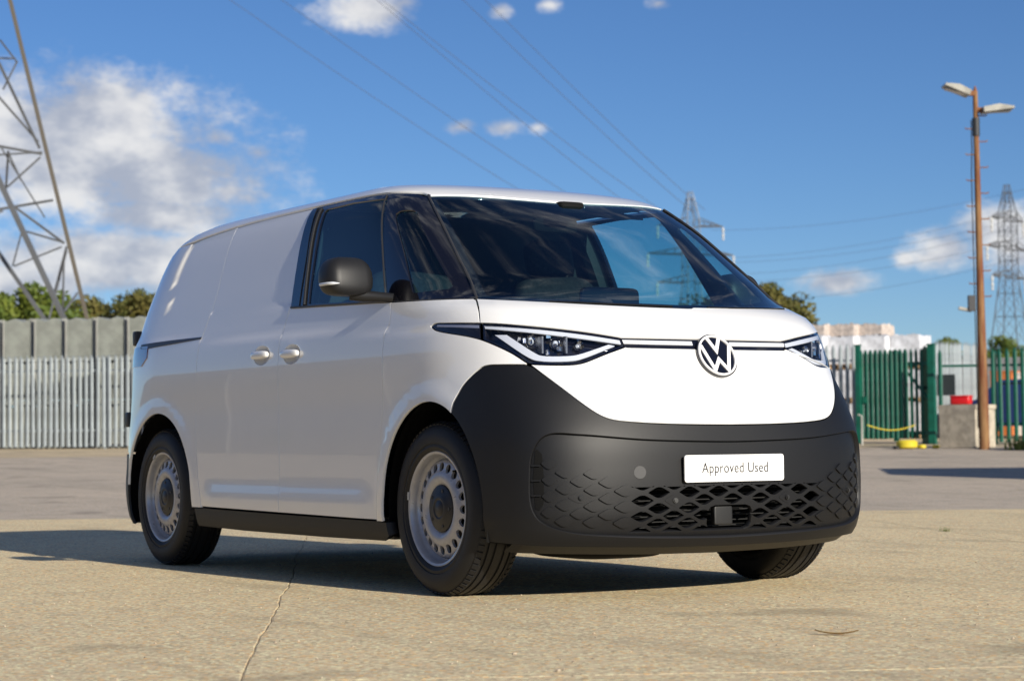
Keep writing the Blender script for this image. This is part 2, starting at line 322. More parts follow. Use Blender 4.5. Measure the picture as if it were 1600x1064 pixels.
# ---- right side: gate, green fence, grey fence behind
gp0, gp1 = on(1342, 0, 45.0), on(1452, 0, 44.2)
dg_ = (gp1-gp0); Lg = np.linalg.norm(dg_[:2]); ag = math.atan2(dg_[1], dg_[0])
gate = tag(empty('yard_gate', gp0, ag), 'green palisade yard gate with diagonal brace in front of wrapped pallets', 'gate')
pmg = pale_mesh('pale', 1.92, .074); pmg.materials.append(GREEN)
x = .10
while x < Lg-.03:
    o = link('pale', pmg, None, gate); o.location = (x, -.012, .10); o.rotation_euler = (0, 0, random.uniform(-.04, .04)); x += .112
    if x < Lg*.70: o2 = link('pale', pmg, None, gate); o2.location = (x-.056, .045, .10)
for z in (.22, 1.70): MB().box((Lg/2, .02, z), (Lg, .05, .075)).build('rail', GREEN, gate)
mb = MB(); mb.tube((Lg*.62, .035, 1.68), (Lg-.02, .035, .95), .032, 4); mb.build('brace', GREEN, gate)
MB().box((Lg*.535, .03, 1.02), (.11, .05, 1.95)).build('meeting_stile', GREEN, gate)
MB().box((.16, -.05, .95), (.09, .04, .14)).build('lock_box', GREEN, gate)
for i, (px, d, w, h, lb) in enumerate(((1343, 44.9, .10, 2.12, 'slim green gate post beside the van-side end of the gate'), (1458, 44.0, .14, 2.10, 'thick green gate post between the gate and the concrete pillar'))):
    p = on(px, 0, d); mb = MB(); mb.box((0, 0, h/2), (w, w, h)); mb.box((0, 0, h+.012), (w+.03, w+.03, .024)); o = mb.build('gate_post', GREEN); o.location = p; o.rotation_euler = (0, 0, ag); tag(o, lb, 'post', 'green gate posts')
p = on(1448, 0, 44.4); mb = MB(); mb.box((0, 0, 1.0), (.16, .12, 2.05)); mb.tube((0, 0, 2.03), (0, 0, 2.1), .06, 8, .01); o = mb.build('gate_slam_post', mat('dark_green', (.006, .022, .015), .5)); o.location = p; o.rotation_euler = (0, 0, ag); tag(o, 'dark slam post standing just left of the thick green gate post', 'post')
palisade('green_palisade_fence', 'green palisade fence running right from the gate past the lamp post', on(1468, 0, 43.6), on(1740, 0, 42.2), 1.95, GREEN, .155, posts=(1.15, 3.1), drop=((.05, .95),), pm=None)
palisade('rear_palisade_fence', 'grey palisade fence standing behind the concrete pillar and red box', on(1461, 0, 50.0), on(1545, 0, 52.5), 2.28, GALV, .108, posts=(.5,))
mb = MB(); mb.box((0, 0, .72), (.44, .05, .50)); o = mb.build('notice_board', mat('board_back', (.02, .028, .03), .6)); p = on(1480, 0, 49.6); o.location = p+[0, 0, .55]; o.rotation_euler = (0, 0, ag); tag(o, 'dark board fixed on the grey fence above the red box', 'board')
p = on(1590, 0, 66.); mb = MB(); mb.prism([(-4.5, 0), (4.5, 0), (4.5, 2.30), (0, 2.42), (-4.5, 2.30)], 0, 3.0); o = mb.build('long_shed', mat('shed_cladding', (.24, .24, .235), .6, var=.15)); fixn(o); o.location = p; o.rotation_euler = (0, 0, ag); tag(o, 'low pale grey shed behind the green fence at the right edge', 'shed')
# ---- wrapped pallets behind the gate
WRAP = mat('white_wrap', (.62, .63, .66), .38, coat=.25, var=.18, vscale=5., bump=.9, bscale=9.); BRK = mat('pale_brick', (.52, .45, .40), .9, var=.2, vscale=12)
def wrapped_pallet(w, d, h, seed, m):
    root = empty('wrapped_pallet'); r = np.random.default_rng(seed)
    base = MB(); base.box((0, 0, .115), (w, d, .02)); 
    for s in (-.42, 0, .42): base.box((s*w, 0, .06), (.10, d, .09))
    base.box((0, -d*.42, .01), (w, .10, .02)); base.box((0, d*.42, .01), (w, .10, .02)); base.build('wooden_pallet', WOOD, root)
    mb = MB(); n = 10; V = []
    for k, z in enumerate(np.linspace(.13, h, 7)):
        ring = []
        for i in range(4*n):
            e, f = divmod(i, n); f = f/n*2-1; x, y = ((f, -1), (1, f), (-f, 1), (-1, -f))[e]; b = .012*r.standard_normal()
            q = 1-.02*(k == 6); V.append((x*(w/2-.02)*q*(1+b), y*(d/2-.02)*q*(1+b), z+(.02*r.standard_normal() if k == 6 else 0)))
    mb.add(V, [(k*4*n+i, k*4*n+(i+1) % (4*n), (k+1)*4*n+(i+1) % (4*n), (k+1)*4*n+i) for k in range(6) for i in range(4*n)]+[tuple(range(6*4*n, 7*4*n))]); mb.build('wrapped_load', m, root, 60)
    return root
for c, (x0, x1) in enumerate(((1210, 1252), (1254, 1300), (1303, 1350), (1353, 1397), (1402, 1451))):
    for lev in range(3):
        d = 50.; p = on((x0+x1)/2, 0, d); w = (x1-x0)/FPX*d; hh = (.845, .80, .80)[lev]
        u = wrapped_pallet(w, .95, hh, c*3+lev, WRAP); u.location = (p[0], p[1], p[2]+sum((.85, .81, .80)[:lev])); u.rotation_euler = (0, 0, ag+random.uniform(-.03, .03))
        tag(u, 'white wrapped pallet, %s of the stack %s' % (('bottom', 'middle', 'top')[lev], ('hidden furthest behind the van', 'half hidden by the van headlamp', 'left of the gate post, beside the van', 'behind the left half of the green gate', 'behind the right half of the green gate')[c]), 'pallet', 'white wrapped pallets behind the gate')
for c, (x0, x1) in enumerate(((1262, 1304), (1306, 1350), (1352, 1393))):
    d = 54.; p = on((x0+x1)/2, 0, d); u = wrapped_pallet((x1-x0)/FPX*d, 1., .95, 40+c, BRK); u.location = (p[0], p[1], p[2]+1.92); u.rotation_euler = (0, 0, ag)
    s_ = MB(); s_.box((0, 0, -.96), ((x1-x0)/FPX*d*.97, .95, 1.92)); s_.build('lower_load', BRK, u)
    tag(u, 'tall pallet of bare buff bricks rising behind the white wraps, %s' % ('nearest the van', 'middle one', 'furthest right')[c], 'pallet', 'buff brick pallets in the back row')
# ---- concrete pillar, red box, clutter at the gate
GREYC = mat('old_concrete', (.42, .37, .29), .9, var=.2, vscale=6., bump=.4, bscale=30)
p = on(1512, 0, 41.0); mb = MB(); mb.prism([(-.40, 0), (.40, 0), (.40, .74), (.43, .76), (.43, .84), (-.43, .84), (-.43, .76), (-.40, .74)], -.38, .38); o = fixn(mb.build('concrete_pillar', GREYC)); o.location = p; o.rotation_euler = (0, 0, ag-.22); tag(o, 'square concrete pillar with a capped top under the red box', 'pillar')
mb = MB(); mb.rbox((0, 0, .085), (.40, .26, .17), .3); mb.rbox((0, 0, .17), (.43, .29, .03), .3); o = mb.build('red_box', mat('red_plastic', (.55, .008, .01), .4), None, 50); o.location = p+[-.10, -.05, .842]; o.rotation_euler = (0, 0, ag); tag(o, 'red plastic box resting on top of the concrete pillar', 'box')
YEL = mat('yellow_plastic', (.62, .50, .03), .5)
p = on(1417, 0, 40.5); mb = MB(); mb.lathe([(.0, .0), (.15, .0), (.20, .03), (.21, .13), (.16, .17), (.13, .12), (.0, .11)], 28); me = mb.mesh('yellow_tub', 40); me.transform(Matrix.Rotation(math.pi/2, 4, 'X')); o = fixn(link('yellow_tub', me, YEL)); o.location = p; tag(o, 'small yellow tub lying on the verge before the gate', 'tub')
mb = MB(); pts = [at(1355+75*t, 664+8*math.sin(t*math.pi)+(0 if t < .9 else 0), 44.0) for t in np.linspace(0, 1, 14)]; mb.path(pts, .014, 6); o = mb.build('yellow_chain', YEL, None, 60); tag(o, 'thin yellow chain sagging along the bottom of the green gate', 'chain')
for i, (px, d, s_) in enumerate(((1440, 40.6, .07), (1400, 40.4, .05), (1462, 40.6, .06))):
    p = on(px, 0, d); mb = MB(); r = np.random.default_rng(i); mb.rbox((0, 0, s_*.5), (s_*2.6, s_*2, s_*1.2), .7, 12, 8); o = mb.build('rubble_lump', (YEL, BLKM := mat('dark_rubble', (.03, .03, .03), .9), YEL)[i], None, 180); o.location = p; tag(o, ('dark lump of rubble between the yellow tub and the pillar' if i == 1 else 'small yellow lump lying %s the yellow tub' % ('just right of' if i == 0 else 'furthest right of')), 'rubble')
mb = MB(); pts = [on(1347, 0, 43.6)+[0, 0, z] for z in (0, .3, .62)]+[on(1341, 0, 43.6)+[0, 0, .64]]; mb.path(pts, .022, 6); o = mb.build('hoop_rail', POSTM, None, 60); tag(o, 'short pale steel hoop standing before the slim gate post', 'rail')
# ---- lamp post
RUSTP = mat('rusty_steel', (.15, .042, .013), .8, var=0, vscale=7., col2=(.27, .15, .06), bump=.3, bscale=40)
_t = RUSTP.node_tree; _m = N(_t, 'ShaderNodeMapping'); _m.inputs['Scale'].default_value = (1.6, 1.6, .16); _n = [n for n in _t.nodes if n.bl_idname == 'ShaderNodeTexNoise' and abs(n.inputs['Scale'].default_value-7.) < .01][0]
_t.links.new([n for n in _t.nodes if n.bl_idname == 'ShaderNodeTexCoord'][0].outputs['Object'], _m.inputs[0]); _t.links.new(_m.outputs[0], _n.inputs['Vector'])
HEADM = mat('lamp_head', (.30, .29, .25), .5, var=.2); DARK = mat('dark_metal', (.03, .03, .032), .5)
pb = on(1538, 0, 39.5); ptop = at(1523.5, 143, 39.5); H = ptop[2]-pb[2]; lean = Vector((ptop-pb)/H)
lp = tag(empty('lamp_post', pb), 'tall rusty lamp post with climbing pegs and two floodlights', 'lamp post')
def on_post(z): return lean*z
mb = MB(); mb.path([on_post(z) for z in (-.1, 1.2, 2.2, H*.55, H*.8, H)], [.100, .094, .082, .064, .055, .046], 14); mb.build('pole', RUSTP, lp, 50)
MB().tube(on_post(H*.875), on_post(H*.925), .072, 12).build('collar', DARK, lp, 40)
for i in range(15):
    z = 2.9+i*.245; s = -1 if i % 2 else 1; c = on_post(z); v = Vector((RT[0], RT[1], 0))*s
    mb = MB(); mb.path([c+v*.05, c+v*.19, c+v*.21+Vector((0, 0, .025))], .012, 6); mb.build('climbing_peg', RUSTP, lp, 50)
vR = Vector((RT[0], RT[1], 0)); vF = Vector((FH[0], FH[1], 0))
for (sx, z, tilt, ln, nm) in ((-1, H-.04, .30, .50, 'left'), (1, H-.36, .03, .58, 'right')):
    c = on_post(z)+vR*sx*(.12); ax = (vR*sx*math.cos(tilt)+Vector((0, 0, 1))*math.sin(tilt)).normalized(); up = vF.cross(ax); up = up if up.z > 0 else -up; R_ = Matrix((ax, vF, up)).transposed()
    mb = MB(); L = ln
    prof = [(0, -.06), (0, .04), (L*.5, .085), (L, .03), (L, -.01)]
    mb.add([c+R_ @ Vector((x, y, z_)) for y in (-.20, .20) for x, z_ in prof], [(0, 1, 2, 3, 4), (9, 8, 7, 6, 5)]+[(i, (i+1) % 5, 5+(i+1) % 5, 5+i) for i in range(5)])
    h_ = fixn(mb.build('floodlight', HEADM, lp)); mb = MB(); mb.box(c+R_ @ Vector((L*.5, 0, -.045)), (L*.85, .24, .012), R_); mb.build('floodlight_glass', mat('lamp_glass', (.25, .24, .2), .2), h_)
    mb = MB(); mb.box(on_post(z)+vR*sx*.06, (.12, .10, .09), Matrix((vR, vF, Vector((0, 0, 1)))).transposed()); mb.build('bracket', RUST, lp)
MB().tube(on_post(H), on_post(H+.10), .045, 10, .01).build('finial', RUST, lp)
zb = at(1525, 478, 39.5)[2]-pb[2]; Rb = Matrix((vR, vF, Vector((0, 0, 1)))).transposed()
MB().box(on_post(zb)-vR*.17+Vector((0, 0, .05)), (.13, .14, .30), Rb).build('switch_box', DARK, lp)
mb = MB(); mb.tube(on_post(zb)-vR*.18+Vector((0, 0, -.09)), on_post(zb)-vR*.42+Vector((0, 0, -.04)), .035, 8); mb.build('side_lamp', HEADM, lp, 40)
mb = MB(); mb.path([on_post(z)-vR*(.11 if z < H*.8 else .09) for z in np.linspace(.4, H*.92, 12)], .012, 5); mb.build('cable', DARK, lp)
# ---- parked car and boxes seen through the green fence
p = on(1618, 0, 49.); car = tag(empty('parked_car', p, ag+.15), 'blue car parked behind the green fence at the right edge', 'car'); CBL = mat('blue_paint', (.012, .022, .085), .3, coat=1)
side_p = [(-1.95, .28), (-2.0, .55), (-1.9, .80), (-1.25, .90), (-.70, 1.36), (.70, 1.40), (1.35, .95), (1.95, .82), (2.02, .5), (1.95, .28)]
mb = MB(); n = len(side_p); V = []
for y, k in ((-.86, 0), (-.80, 1), (.80, 1), (.86, 0)):
    for (x, z) in side_p: V.append((x*(1 if k == 0 else 1.0), y*(.86 if z > .95 else 1), z-(.0 if k else .0)))
mb.add(V, [(j*n+i, j*n+(i+1) % n, (j+1)*n+(i+1) % n, (j+1)*n+i) for j in range(3) for i in range(n)]+[tuple(range(n))[::-1], tuple(range(3*n, 4*n))]); fixn(mb.build('car_body', CBL, car, 30))
GL = mat('dark_glass', (.01, .012, .015), .05, coat=1)
for q in ([(-1.12, .93), (-.68, 1.29), (-.05, 1.31), (-.05, .93)], [(.03, .93), (.03, 1.31), (.66, 1.31), (1.15, .95)]):
    for s in (-1, 1): mb = MB(); mb.prism(q, s*.745, s*.770); fixn(mb.build('car_window', GL, car))
for x in (-1.25, 1.25):
    for s in (-1, 1): mb = MB(); mb.lathe([(.0, -.09), (.2, -.09), (.21, -.10), (.30, -.09), (.30, .09), (.0, .09)], 24, (x, s*.76, .30)); fixn(mb.build('car_wheel', DARK, car, 40))
for s in (-.62, .62): MB().rbox((-1.97, s, .66), (.08, .26, .12), .5).build('tail_lamp', mat('tail_lamp_red', (.4, .01, .01), .3), car)
for i, (px, py, d, w, h, c, lb) in enumerate(((1572, 590, 52., .55, .55, (.55, .16, .04), 'orange crate left of the white one, behind the green fence'), (1590, 588, 52., .75, .50, (.75, .74, .70), 'white crate right of the orange one, behind the green fence'))):
    b = on(px, 0, d); mb = MB(); mb.box((0, 0, 1.02+h/2), (w, .6, h)); mb.box((0, 0, .51), (w*.95, .55, 1.02)); mb.box((0, 0, 1.02+h+.02), (w+.04, .64, .04)); o = mb.build('plastic_crate', mat('crate_%d' % i, c, .5)); o.location = b; o.rotation_euler = (0, 0, ag); tag(o, lb, 'crate')
# ---- unseen container added to cast the shadow across the yard
cx_, cy_ = world(24.6, 11.0)
mb = MB(); Ls, Ws, Hs = 6.06, 2.44, 2.0; V = []; nr = 56
for i in range(nr+1): x = -Ls/2+Ls*i/nr; V.append((x, -Ws/2+(.03 if i % 4 in (1, 2) else 0)))
po = V+[(x, -y) for x, y in V[::-1]]
mb.prism(po, .12, Hs, ax=2); ct = fixn(mb.build('shadow_container', mat('container_blue', (.05, .10, .18), .5, var=.15))); ct.location = (cx_, cy_, float(gz(cx_, cy_))); ct.rotation_euler = (0, 0, math.atan2(RH[1], RH[0])-.08); tag(ct, 'corrugated container added unseen on the right to shade the yard', 'container')
x_, y_ = world(36.4, 13.4); mb = MB(); mb.prism([(-1.7, .35), (-1.2, 0), (1.2, 0), (1.7, .35), (1.95, 1.75), (-1.95, 1.75)], -.9, .9); sk = fixn(mb.build('shade_skip', mat('skip_yellow', (.45, .30, .03), .6, var=.2))); sk.location = (x_, y_, float(gz(x_, y_))); sk.rotation_euler = (0, 0, math.atan2(RH[1], RH[0])+.15); tag(sk, 'open skip added unseen on the right to shade the green fence', 'skip')  # unseen skip, added so its shadow falls on the fence foot
mb = MB(); mb.prism([(-24.6, 0), (-10, 0), (-10, 5.6), (-17.3, 7.2), (-24.6, 5.6)], -95., 8., ax=0);  # unseen building added to give the shaded van side a reflection
wh = tag(empty('added_warehouse', (0, -14, 0)), 'long low building added unseen on the left for the van side to reflect', 'added_warehouse'); wb = fixn(mb.build('wall', mat('warehouse_cladding', (.33, .325, .33), .7, var=.08), wh))
for i in range(9):
    MB().box((-88+i*11., -9.97, 2.1), (4.2, .08, 4.2)).build('roller_door', mat('roller_grey', (.20, .20, .20), .6), wh)
    MB().box((-82.5+i*11., -9.96, 1.9), (2.0, .06, 1.2)).build('window', mat('warehouse_glass', (.03, .035, .04), .1), wh)
# ---- pylons and power lines
PYL = mat('pylon_steel', (.15, .155, .16), .55, .4, var=.15, vscale=.5); PYB = mat('pylon_weathered', (.15, .13, .10), .6, .2)
def bar(name, a, b, r, m, par): return MB().tube(a, b, r, 4, caps=False).build(name, m, par)
def far_pylon(base, hgt, rot, label, grp):
    root = tag(empty('pylon', base, rot), label, 'pylon', grp); b0, w1 = hgt*.095, hgt*.028
    def hw(z): return b0+(w1-b0)*min(1, z/(hgt*.62)) if z < hgt*.62 else w1*(1-.75*max(0, (z-hgt*.88)/(hgt*.12)))
    for sx in (-1, 1):
        for sy in (-1, 1):
            mb = MB(); mb.path([(sx*hw(z), sy*hw(z), z) for z in (0, hgt*.3, hgt*.62, hgt*.88, hgt)], .075, 4); mb.build('leg', PYL, root)
    zs = [0]; 
    while zs[-1] < hgt*.95: zs.append(zs[-1]+max(hgt*.035, 2.1*hw(zs[-1])))
    zs[-1] = hgt*.97; mb = MB()
    for a, b in zip(zs[:-1], zs[1:]):
        for k in range(4):
            c = [(-1, -1), (1, -1), (1, 1), (-1, 1)]; p, q = c[k], c[(k+1) % 4]
            A0, A1, B0, B1 = (p[0]*hw(a), p[1]*hw(a), a), (q[0]*hw(a), q[1]*hw(a), a), (p[0]*hw(b), p[1]*hw(b), b), (q[0]*hw(b), q[1]*hw(b), b)
            mb.tube(A0, B1, .034, 4, caps=False); mb.tube(A1, B0, .034, 4, caps=False); mb.tube(B0, B1, .034, 4, caps=False)
    o = mb.build('bracing', PYL, root)
    for z, ln in ((hgt*.86, hgt*.145), (hgt*.745, hgt*.19), (hgt*.63, hgt*.15)):
        for s in (-1, 1):
            mb = MB(); tip = (s*ln, 0, z)
            for sy in (-1, 1): mb.tube((s*hw(z), sy*hw(z), z), tip, .09, 4); mb.tube((s*hw(z), sy*hw(z), z+hgt*.03), tip, .07, 4)
            for t in (.3, .6): mb.tube((s*(hw(z)+(ln-hw(z))*t), 0, z), (s*(hw(z)+(ln-hw(z))*t*.8), 0, z+hgt*.03*(1-t)), .06, 4)
            arm = mb.build('cross_arm', PYL, root); mb = MB(); mb.lathe([(.01, 0), (.22, .1), (.08, .4), (.22, .7), (.08, 1.1), (.22, 1.5), (.05, 2.0)], 8); me = mb.mesh('insulator'); me.transform(Matrix.Translation((s*ln, 0, z-2.0)) @ Matrix.Rotation(math.pi/2, 4, 'X')); link('insulator', me, mat('insulator_glass', (.55, .55, .52), .3), arm)
    return root
def pyl_at(px, ytop, d): b = on(px, 0, d); t = at(px, ytop, d); return b, t[2]-b[2]
lb_ = math.atan2(RT[1], RT[0])
b, h = pyl_at(1084, 297, 300.); pc_ = far_pylon(b, h, lb_+.35, 'distant lattice pylon rising behind the van roof', 'distant pylons')
b2, h2 = pyl_at(1582, 286, 270.); pr_ = far_pylon(b2, h2, lb_+.9, 'distant lattice pylon behind the lamp post at the right edge', 'distant pylons')
# near pylon on the left: only its right-hand legs are in view
npl = tag(empty('near_pylon', on(-150, 0, 62.)), 'large near lattice pylon with braced legs at the left edge', 'pylon'); npl_inv = Matrix.Translation(npl.location).inverted()
def nb(name, pa, da, pb_, db, r, m=PYL):
    o = bar(name, at(pa[0], pa[1], da), at(pb_[0], pb_[1], db), r*.8, m, npl); o.matrix_parent_inverse = npl_inv; return o
nb('leg', (-62, -320), 62.5, (150, 556), 62.5, .085, PYB)
nb('leg', (-240, -320), 64.5, (-470, 556), 64.5, .10); nb('leg', (-110, -320), 58, (-60, 560), 56.5, .12); nb('leg', (-190, -320), 69, (-230, 560), 70, .10)
nb('foot_strut', (-100, 72), 60, (122, 545), 60, .115); nb('foot_strut', (-160, 167), 66, (98, 540), 66, .095)
for (a, b_, r) in (((-130, 205), (66, 241), .05), ((-130, 250), (66, 238), .035), ((0, 63), (27, 98), .04), ((-60, 90), (24, 92), .035), ((-2, 98), (62, 232), .06), ((-30, 120), (60, 222), .05), ((5, 140), (26, 98), .035), ((-90, 342), (83, 313), .05), ((13, 237), (9, 300), .045), ((12, 292), (63, 246), .04), ((-40, 345), (4, 330), .04), ((18, 320), (100, 380), .05), ((42, 362), (100, 379), .04), ((20, 415), (36, 355), .035), ((22, 416), (96, 386), .035), ((104, 386), (82, 470), .045), ((100, 487), (121, 458), .05), ((100, 400), (98, 488), .035), ((75, 505), (104, 392), .04), ((0, 228), (70, 340), .03), ((-40, 515), (40, 501), .05), ((12, 237), (33, 282), .035)):
    nb('lattice_bar', a, 61.2, b_, 62.2, r)
CAB = mat('cable_grey', (.12, .13, .17), .6)
def cable(pa, da, pb_, db, sag, r, label, grp='overhead power lines'):
    A, B = at(*pa, da), at(*pb_, db); P = [A+(B-A)*t-np.array([0, 0, sag*4*t*(1-t)]) for t in np.linspace(0, 1, 28)]
    mb = MB(); mb.path(P, np.linspace(r*da/150, r*db/150, 28), 5); o = mb.build('power_cable', CAB, None, 60); tag(o, label, 'cable', grp)
for i, (x0, x1, y1) in enumerate(((388, 795, 290), (468, 868, 294), (612, 958, 305), (622, 1000, 309), (744, 1056, 312), (778, 1072, 306))):
    k = (x1-x0)/(y1-0.); cable((x0-k*260*1.1, -260), 90, (x1+k*30, y1+22), 285, .6, .020, 'power cable crossing the top of the sky, %s from the left' % ('first', 'second', 'third', 'fourth', 'fifth', 'sixth')[i])
for i, (y0, y1) in enumerate(((356, 300), (399, 326), (406, 342), (425, 352), (436, 374), (468, 404))):
    cable((1110 if i == 0 else 1140, y0+4), 298, (1640, y1-14), 268, 1.5, .010, 'faint power cable between the two distant pylons, %s from the top' % ('first', 'second', 'third', 'fourth', 'fifth', 'lowest')[i])
# ---- trees
LEAFM = {}
def leafmat(name, c1, c2):
    m = bpy.data.materials.new(name); m.use_nodes = True; t = m.node_tree; b = t.nodes['Principled BSDF']; g = N(t, 'ShaderNodeObjectInfo'); tcn = N(t, 'ShaderNodeTexCoord')
    n = N(t, 'ShaderNodeTexNoise', i_Scale=1.3, i_Detail=5.); t.links.new(tcn.outputs['Object'], n.inputs['Vector']); t.links.new(mixc(t, mapr(t, n.outputs[0], .35, .65), c1, c2), b.inputs['Base Color'])
    b.inputs['Roughness'].default_value = .6; b.inputs['Specular IOR Level'].default_value = .25
    tr = N(t, 'ShaderNodeBsdfTranslucent'); tr.inputs[0].default_value = tuple(c1)+(1,); mx = N(t, 'ShaderNodeMixShader', i_Fac=.25); t.links.new(b.outputs[0], mx.inputs[1]); t.links.new(tr.outputs[0], mx.inputs[2]); t.links.new(mx.outputs[0], t.nodes['Material Output'].inputs[0]); return m
L1 = leafmat('leaf_green', (.17, .20, .03), (.085, .13, .025)); L2 = leafmat('leaf_olive', (.17, .145, .04), (.075, .085, .022)); BARK = mat('bark', (.10, .075, .05), .9, var=.3)
def tree(px, d, wpx, ytop, m, seed, label, n=9000, ybot=520):
    r = np.random.default_rng(seed); base = on(px, 0, d); top = at(px, ytop, d)[2]; H_ = top-base[2]; rad = wpx/FPX*d/2; root = tag(empty('tree', base), label, 'tree', 'trees beyond the fences')
    z0 = H_*.42; mb = MB(); mb.path([(0, 0, -.2), (.05*rad, 0, H_*.3), (0, .04*rad, H_*.62)], [rad*.07, rad*.055, rad*.03], 7)
    cl = []
    for i in range(44):
        v = r.standard_normal(3); v /= np.linalg.norm(v); k = r.random()**.45; c = np.array([v[0]*rad*.78*k, v[1]*rad*.78*k, z0+(H_-z0)*.5+v[2]*(H_-z0)*.40*k]); cl.append((c, rad*r.uniform(.22, .40)))
        if i % 2 == 0: mb.path([(0, 0, H_*r.uniform(.25, .45)), tuple(c*.6+np.array([0, 0, H_*.16])), tuple(c)], [rad*.03, rad*.02, rad*.008], 5)
    mb.build('trunk', BARK, root)
    cl.append((np.array([0, 0, H_-rad*.25]), rad*.25))
    V = np.zeros((n, 4, 3)); sz = rad*.05
    k = r.integers(len(cl), size=n); Cc = np.array([c for c, _ in cl])[k]; Rr = np.array([q for _, q in cl])[k][:, None]
    v = r.standard_normal((n, 3)); v /= np.linalg.norm(v, axis=1)[:, None]; p = Cc+v*Rr*(r.random((n, 1))**.30)*np.array([1, 1, .85]); a = r.standard_normal((n, 3)); a /= np.linalg.norm(a, axis=1)[:, None]
    b_ = np.cross(a, v); b_ /= np.maximum(np.linalg.norm(b_, axis=1), 1e-6)[:, None]; s = sz*r.uniform(.6, 1.4, (n, 1)); V = np.stack([p-a*s, p-b_*s*.6, p+a*s, p+b_*s*.6], 1)
    me = bpy.data.meshes.new('crown'); me.from_pydata(V.reshape(-1, 3).tolist(), [], np.arange(4*n).reshape(-1, 4).tolist()); me.update(); link('crown', me, m, root)
for i, a in enumerate(((50, 85., 185, 436, L1, 'bright green round tree behind the near pylon'), (-50, 95., 150, 452, L2, 'olive tree at the far left edge behind the crates'), (152, 92., 170, 461, L2, 'olive tree just right of the near pylon leg'), (218, 88., 165, 447, L2, 'olive bushy tree touching the rear edge of the van'), (112, 98., 100, 462, L2, 'low olive tree between the pylon legs'),
                       (1205, 95., 165, 436, L2, 'olive tree seen behind the van windscreen pillar'), (1120, 100., 150, 450, L2, 'olive tree hidden behind the van bonnet'), (1483, 110., 62, 524, L1, 'small green tree above the grey fence beside the lamp post'), (1568, 105., 80, 521, L1, 'small green tree under the distant pylon right of the lamp post'), (1625, 105., 70, 528, L2, 'small tree cut by the right edge'))):
    tree(a[0], a[1], a[2], a[3], a[4], 20+i, a[5])
# ---- small things on the ground
def tuft(p, n, h, seed, label):
    r = np.random.default_rng(seed); mb = MB()
    for i in range(n):
        a = r.random()*6.28; q = np.array(p)+[r.normal(0, h*.5), r.normal(0, h*.5), 0]; t = q+[math.cos(a)*h*.7*r.random(), math.sin(a)*h*.7*r.random(), h*r.uniform(.5, 1)]; w = h*.05; s = np.array([-math.sin(a), math.cos(a), 0])*w; mb.add([q-s, q+s, t], [(0, 1, 2)])
    o = mb.build('grass_tuft', L1); tag(o, label, 'grass', 'grass tufts')
tuft((-2.98, 4.84, -.01), 40, .05, 1, 'small grass tuft growing in the yard joint right of the van')
tuft(on(1597, 0, 38.8), 120, .30, 2, 'grass tuft at the foot of the green fence by the right edge')
mb = MB(); c = np.array([2.38, -.80, .004]); dx = np.array([.052, .050, 0]); n2 = np.array([-.011, .012, 0]); V = []
for t in np.linspace(-1, 1, 9): w = (1-t*t)**.6; V += [c+dx*t+n2*w+[0, 0, .010*t*t+.004], c+dx*t+[0, 0, .012*t*t], c+dx*t-n2*w+[0, 0, .010*t*t+.006]]
mb.add(V, [(i*3+j, i*3+j+1, (i+1)*3+j+1, (i+1)*3+j) for i in range(8) for j in range(2)]); o = mb.build('fallen_leaf', mat('dry_leaf', (.30, .19, .06), .7), None, 180); tag(o, 'dry brown leaf lying on the concrete in front of the van', 'leaf')
r = np.random.default_rng(11); mb = MB()
for i in range(420):
    s = r.uniform(5.2, 14.5); t = r.uniform(-.27, .27)*s; x, y = world(s, t); q = r.uniform(.002, .0055)*(1.8 if r.random() < .06 else 1)
    mb.rbox((x, y, q*.35), (q*2, q*1.6, q*1.1), .8, 6, 4, Matrix.Rotation(r.random()*6, 3, 'Z'))
o = mb.build('loose_grit', mat('grit', (.40, .33, .24), .9, var=.45, vscale=9.)); o['kind'] = 'stuff'; o['label'] = 'loose grit and tiny stones scattered over the concrete'; o['category'] = 'grit'
# ================================================================== the van: one closed body surface, cut into panels
XS = -1.5
CT=np.array([
(.17,.900,.660,-3.700,13,2.3,16),
(.205,.962,.770,-3.740,13,2.6,16),
(.25,.980,.805,-3.765,13,2.7,16),
(.32,.988,.828,-3.785,13,2.75,16),
(.42,.992,.840,-3.800,13,2.7,16),
(.54,.994,.840,-3.780,13,2.65,16),
(.65,.994,.832,-3.775,13,2.55,16),
(.80,.990,.798,-3.765,12,2.25,16),
(.95,.985,.742,-3.760,10.5,2.05,16),
(1.08,.976,.675,-3.760,10.5,2.2,16),
(1.16,.966,.605,-3.760,10.5,2.4,16),
(1.21,.957,.530,-3.755,10.5,2.45,16),
(1.26,.945,.435,-3.745,9.5,2.0,16),
(1.38,.918,.255,-3.700,9,1.95,16),
(1.52,.882,.040,-3.630,9,1.95,16),
(1.64,.848,-.150,-3.560,9,2.0,16),
(1.735,.812,-.325,-3.480,9,2.1,16),
(1.782,.787,-.420,-3.405,9,2.25,15),
(1.822,.752,-.525,-3.300,9,2.25,13),
(1.853,.700,-.655,-3.130,8.5,2.2,12),
(1.876,.615,-.830,-2.880,8,2.2,10),
(1.892,.500,-1.030,-2.560,6.5,2.2,8),
(1.902,.340,-1.250,-2.150,5,2.2,6),
(1.907,.0,-1.499,-1.501,5,2.2,5)])
def _cr(t,T,Y):
    # catmull-rom / cubic hermite nonuniform on chord param
    m=np.gradient(Y,T); 
    i=np.clip(np.searchsorted(T,t)-1,0,len(T)-2); h=T[i+1]-T[i]; s=(t-T[i])/h
    return (2*s**3-3*s**2+1)*Y[i]+(s**3-2*s**2+s)*h*m[i]+(-2*s**3+3*s**2)*Y[i+1]+(s**3-s**2)*h*m[i+1]
